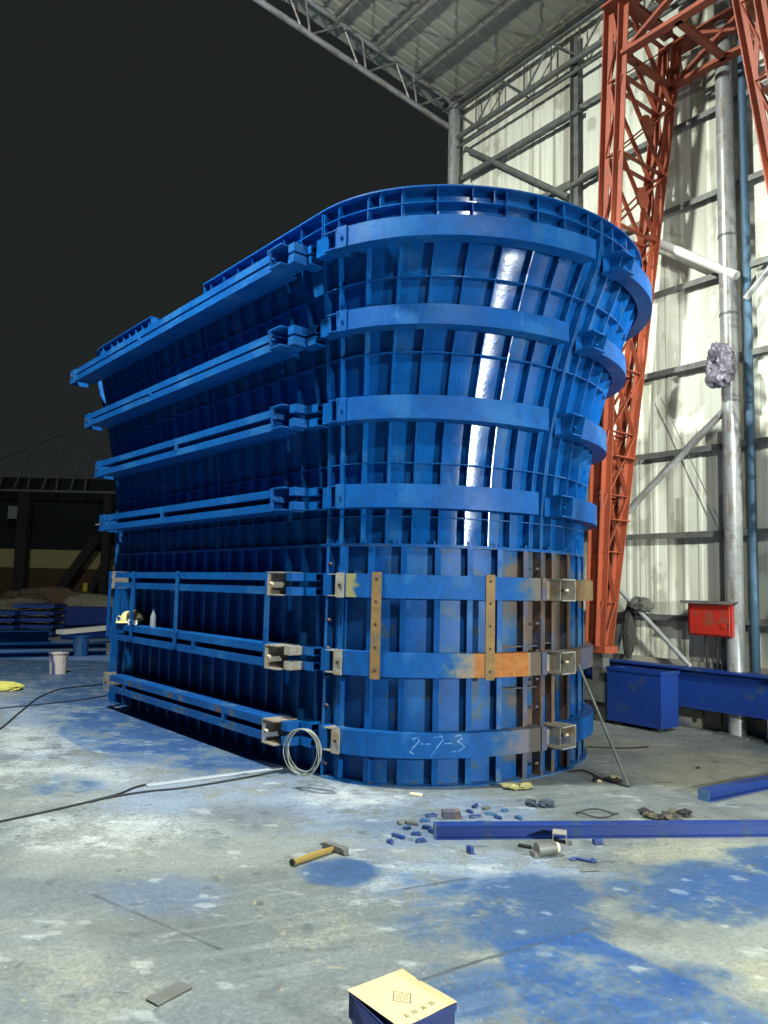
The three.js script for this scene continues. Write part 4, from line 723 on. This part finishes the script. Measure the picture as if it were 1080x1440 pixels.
{ // loose blue sections, stacks of pallets of steel
  const lay = (px, py, px2, py2, h, w, m, label) => { const a = at(px, py), b = at(px2, py2), d = v3().subVectors(b, a), L = d.length(), o = thing('steel_section', label, 'steel section', a.x, -a.z, Math.atan2(-d.z, d.x)); put('web', box(0, L, .006, h - .006, -w / 2, -w / 2 + .01), m, o); put('flange', box(0, L, h - .008, h, -w / 2, w / 2), m, o); put('flange', box(0, L, 0, .008, -w / 2, w / 2), m, o); return o; };
  lay(-40, 926, 150, 921, .1, .2, M.blue, 'blue channel lying across the yard behind the buckets'); lay(-60, 914, 150, 911, .12, .25, M.blue, 'second blue channel, lying beyond the blue bucket'); lay(-40, 905, 70, 903, .3, .5, M.blue, 'wide blue panel lying flat left of the blue bucket'); lay(90, 899, 165, 896, .4, .4, M.binBlue, 'dark blue channel under the pale plank');
  const pl = put('pale_plank', (() => { const a = at(84, 889, .35), b = at(158, 882, .42); return bar(a, b, .3, .1); })(), M.white, scene); tag(pl, 'pale plank resting on dark blue sections by the mould', 'plank');
  const stack = (px, py, w, n, label) => { const p = at(px, py), o = thing('panel_stack', label, 'steel stack', p.x, -p.z, .1); for (let k = 0; k < n; k++) { put('panel', box(-w / 2, w / 2, k * .19 + .05, k * .19 + .15, -.6, .6), M.binBlue, o); for (const x of [-w * .35, w * .35]) put('spacer', box(x - .06, x + .06, k * .19, k * .19 + .05, -.58, .58), M.dark, o); } };
  stack(55, 894, 1.1, 5, 'tall stack of dark blue panels in the far yard'); stack(6, 895, .9, 4, 'lower stack of dark blue panels beside the tall one'); 
  const bx = at(132, 886); const c = put('steel_crate', rbox(1.7, .75, .8, .02).translate(0, .375, 0), M.binBlue, scene); c.position.copy(bx); tag(c, 'dark blue steel crate in the yard behind the pale plank', 'crate');
  const yp = at(117, 872), y = put('yellow_post', pipe(v3(0, 0, 0), v3(0, 1.5, 0), .1, 12), M.yellow, scene); y.position.copy(yp); tag(y, 'yellow post standing in the far yard', 'post');
  const heap = (px, py, rx, ry, rz, s, col, label) => { const p = at(px, py), o = put('rubble_heap', crumple(rx, ry, rz, s, .7, 14), std({ color: col, roughness: .95 }), scene); o.position.copy(p); o.position.y = ry * .35; tag(o, label, 'heap'); };
  heap(65, 874, 2.2, .9, 1.2, 731, 0x6b5b4a, 'brown scrap heap under the slanting beams'); heap(140, 880, 1.2, .7, .8, 737, 0x8d8775, 'pale rubble heap beside the yellow post'); heap(15, 878, 1.4, .6, 1, 741, 0x7d7768, 'low pale heap behind the panel stacks');
}
{ // far shed
  const Z = 36, X = px => (px - 540) / 1080 * Z, o = thing('far_shed', 'dim open shed with pale wall band far across the yard', 'shed', X(40), Z + 1, 0), x0 = X(40), lx = px => X(px) - x0;
  const brick = std({ color: 0x5a4634, roughness: .95 }), pale = std({ color: 0xb3a878, roughness: .9 }), st = std({ color: 0x2b2c28, roughness: .8 });
  put('brick_wall', box(lx(-240), lx(190), 0, 2.15, -1, -.7), brick, o); put('wall_band', box(lx(-240), lx(190), 2.15, 3.05, -.98, -.75), pale, o); put('upper_wall', box(lx(-240), lx(190), 3.05, 6.6, -1.1, -.8), std({ color: 0x22282a, roughness: .9 }), o);
  put('post', box(lx(31), lx(46), 0, 5.6, 1.2, 1.6), st, o); put('post', box(lx(-150), lx(-136), 0, 5.6, 1.2, 1.6), st, o); put('post', box(lx(150), lx(160), 0, 5.6, 1.2, 1.6), st, o);
  const b = (a, c, w) => put('brace', bar(v3(lx(a[0]), a[1], .8), v3(lx(c[0]), c[1], .8), w), st, o); b([70, .3], [136, 3.6], .4); b([118, .3], [160, 3.2], .3);
  const gs = std({ color: 0x6a706c, roughness: .6 });
  const t = sub('roof_truss', o); put('chord', bar(v3(lx(-240), 5.7, 1.4), v3(lx(190), 5.7, 1.4), .1), gs, t); put('chord', bar(v3(lx(-60), 6.3, 1.4), v3(lx(120), 9, 1.4), .1), gs, t);
  for (let k = 0; k < 9; k++) put('web_bar', bar(v3(lx(-40 + k * 20), 5.7, 1.4), v3(lx(-30 + k * 20 + (k % 2 ? 8 : -2)), 6.4 + k * .28, 1.4), .06), gs, t);
  put('hanging_sign', box(lx(10), lx(31), 4.4, 5.0, 1.0, 1.04), std({ color: 0x8d9694, roughness: .8 }), o);
}

// ---------------------------------------------------------------- lamps (outside the frame)
{
  const glow = std({ color: 0xffffff, emissive: 0xfff8ec, emissiveIntensity: 6, roughness: .5 });
  const shade = o => put('shade', new THREE.LatheGeometry([[.05, .42], [.12, .4], [.24, .28], [.32, .12], [.35, -.015]].map(q => new THREE.Vector2(...q)), 30), M.galv, o);
  const bulb = o => put('bulb', new THREE.SphereGeometry(.08, 20, 12).translate(0, .28, 0), glow, o);
  for (const [L, drop, label] of [[LAMP_LEFT, 2.4, 'bell-shaped work lamp hung beside the long side of the mould'], [LAMP_HIGH, 4.3, 'bell-shaped work lamp hung low above the photographer']]) { const o = thing('pendant_lamp', label, 'lamp', L.X, L.Z, 0, undefined, L.h); shade(o); bulb(o); put('cable', pipe(v3(0, .42, 0), v3(0, drop, 0), .012, 8), M.black, o); }
  const p = thing('floodlight_stand', 'floodlight with a visor on a tripod stand beside the photographer', 'floodlight', LAMP_LOW.X, LAMP_LOW.Z, 0);
  put('pole', pipe(v3(.3, .02, .25), v3(.3, 2.0, .25), .02, 12), M.black, p);
  for (let k = 0; k < 3; k++) put('leg', pipe(v3(.3, .7, .25), v3(.3 + .5 * Math.cos(k * 2.09), .01, .25 + .5 * Math.sin(k * 2.09)), .014, 8), M.black, p);
  put('head', box(.2, .4, 1.88, 2.18, .14, .42), M.black, p); put('lens', box(.185, .199, 1.9, 2.16, .16, .4), glow, p); put('visor', box(-.36, .42, 2.195, 2.205, -.36, .44), M.black, p);
  { // mast floodlight
    const f = wallPoint(LAMP_WALL.from), t = wallPoint(LAMP_WALL.to), d = t.clone().sub(f).normalize(), o = thing('lamp_mast', 'floodlight on a tall steel mast aimed along the cream wall', 'floodlight', f.x, -f.z);
    const back = d.clone().multiplyScalar(-.16), h = v3(back.x, f.y + back.y, back.z), e = v3(back.x * 2.2, f.y + back.y * 2.2, back.z * 2.2);
    put('head', bar(h.clone().lerp(e, .06), e, .34, .26), M.black, o); put('lens', bar(h.clone().lerp(e, -.04), h.clone().lerp(e, .05), .3, .22), glow, o);
    const px = back.x * 1.9, pz = back.z * 1.9; put('pole', pipe(v3(px, .05, pz), v3(px, f.y + .12, pz), .04, 14), M.galv, o); put('base', box(px - .3, px + .3, 0, .05, pz - .3, pz + .3), M.steel, o);
  }
}
renderer.render(scene, camera);
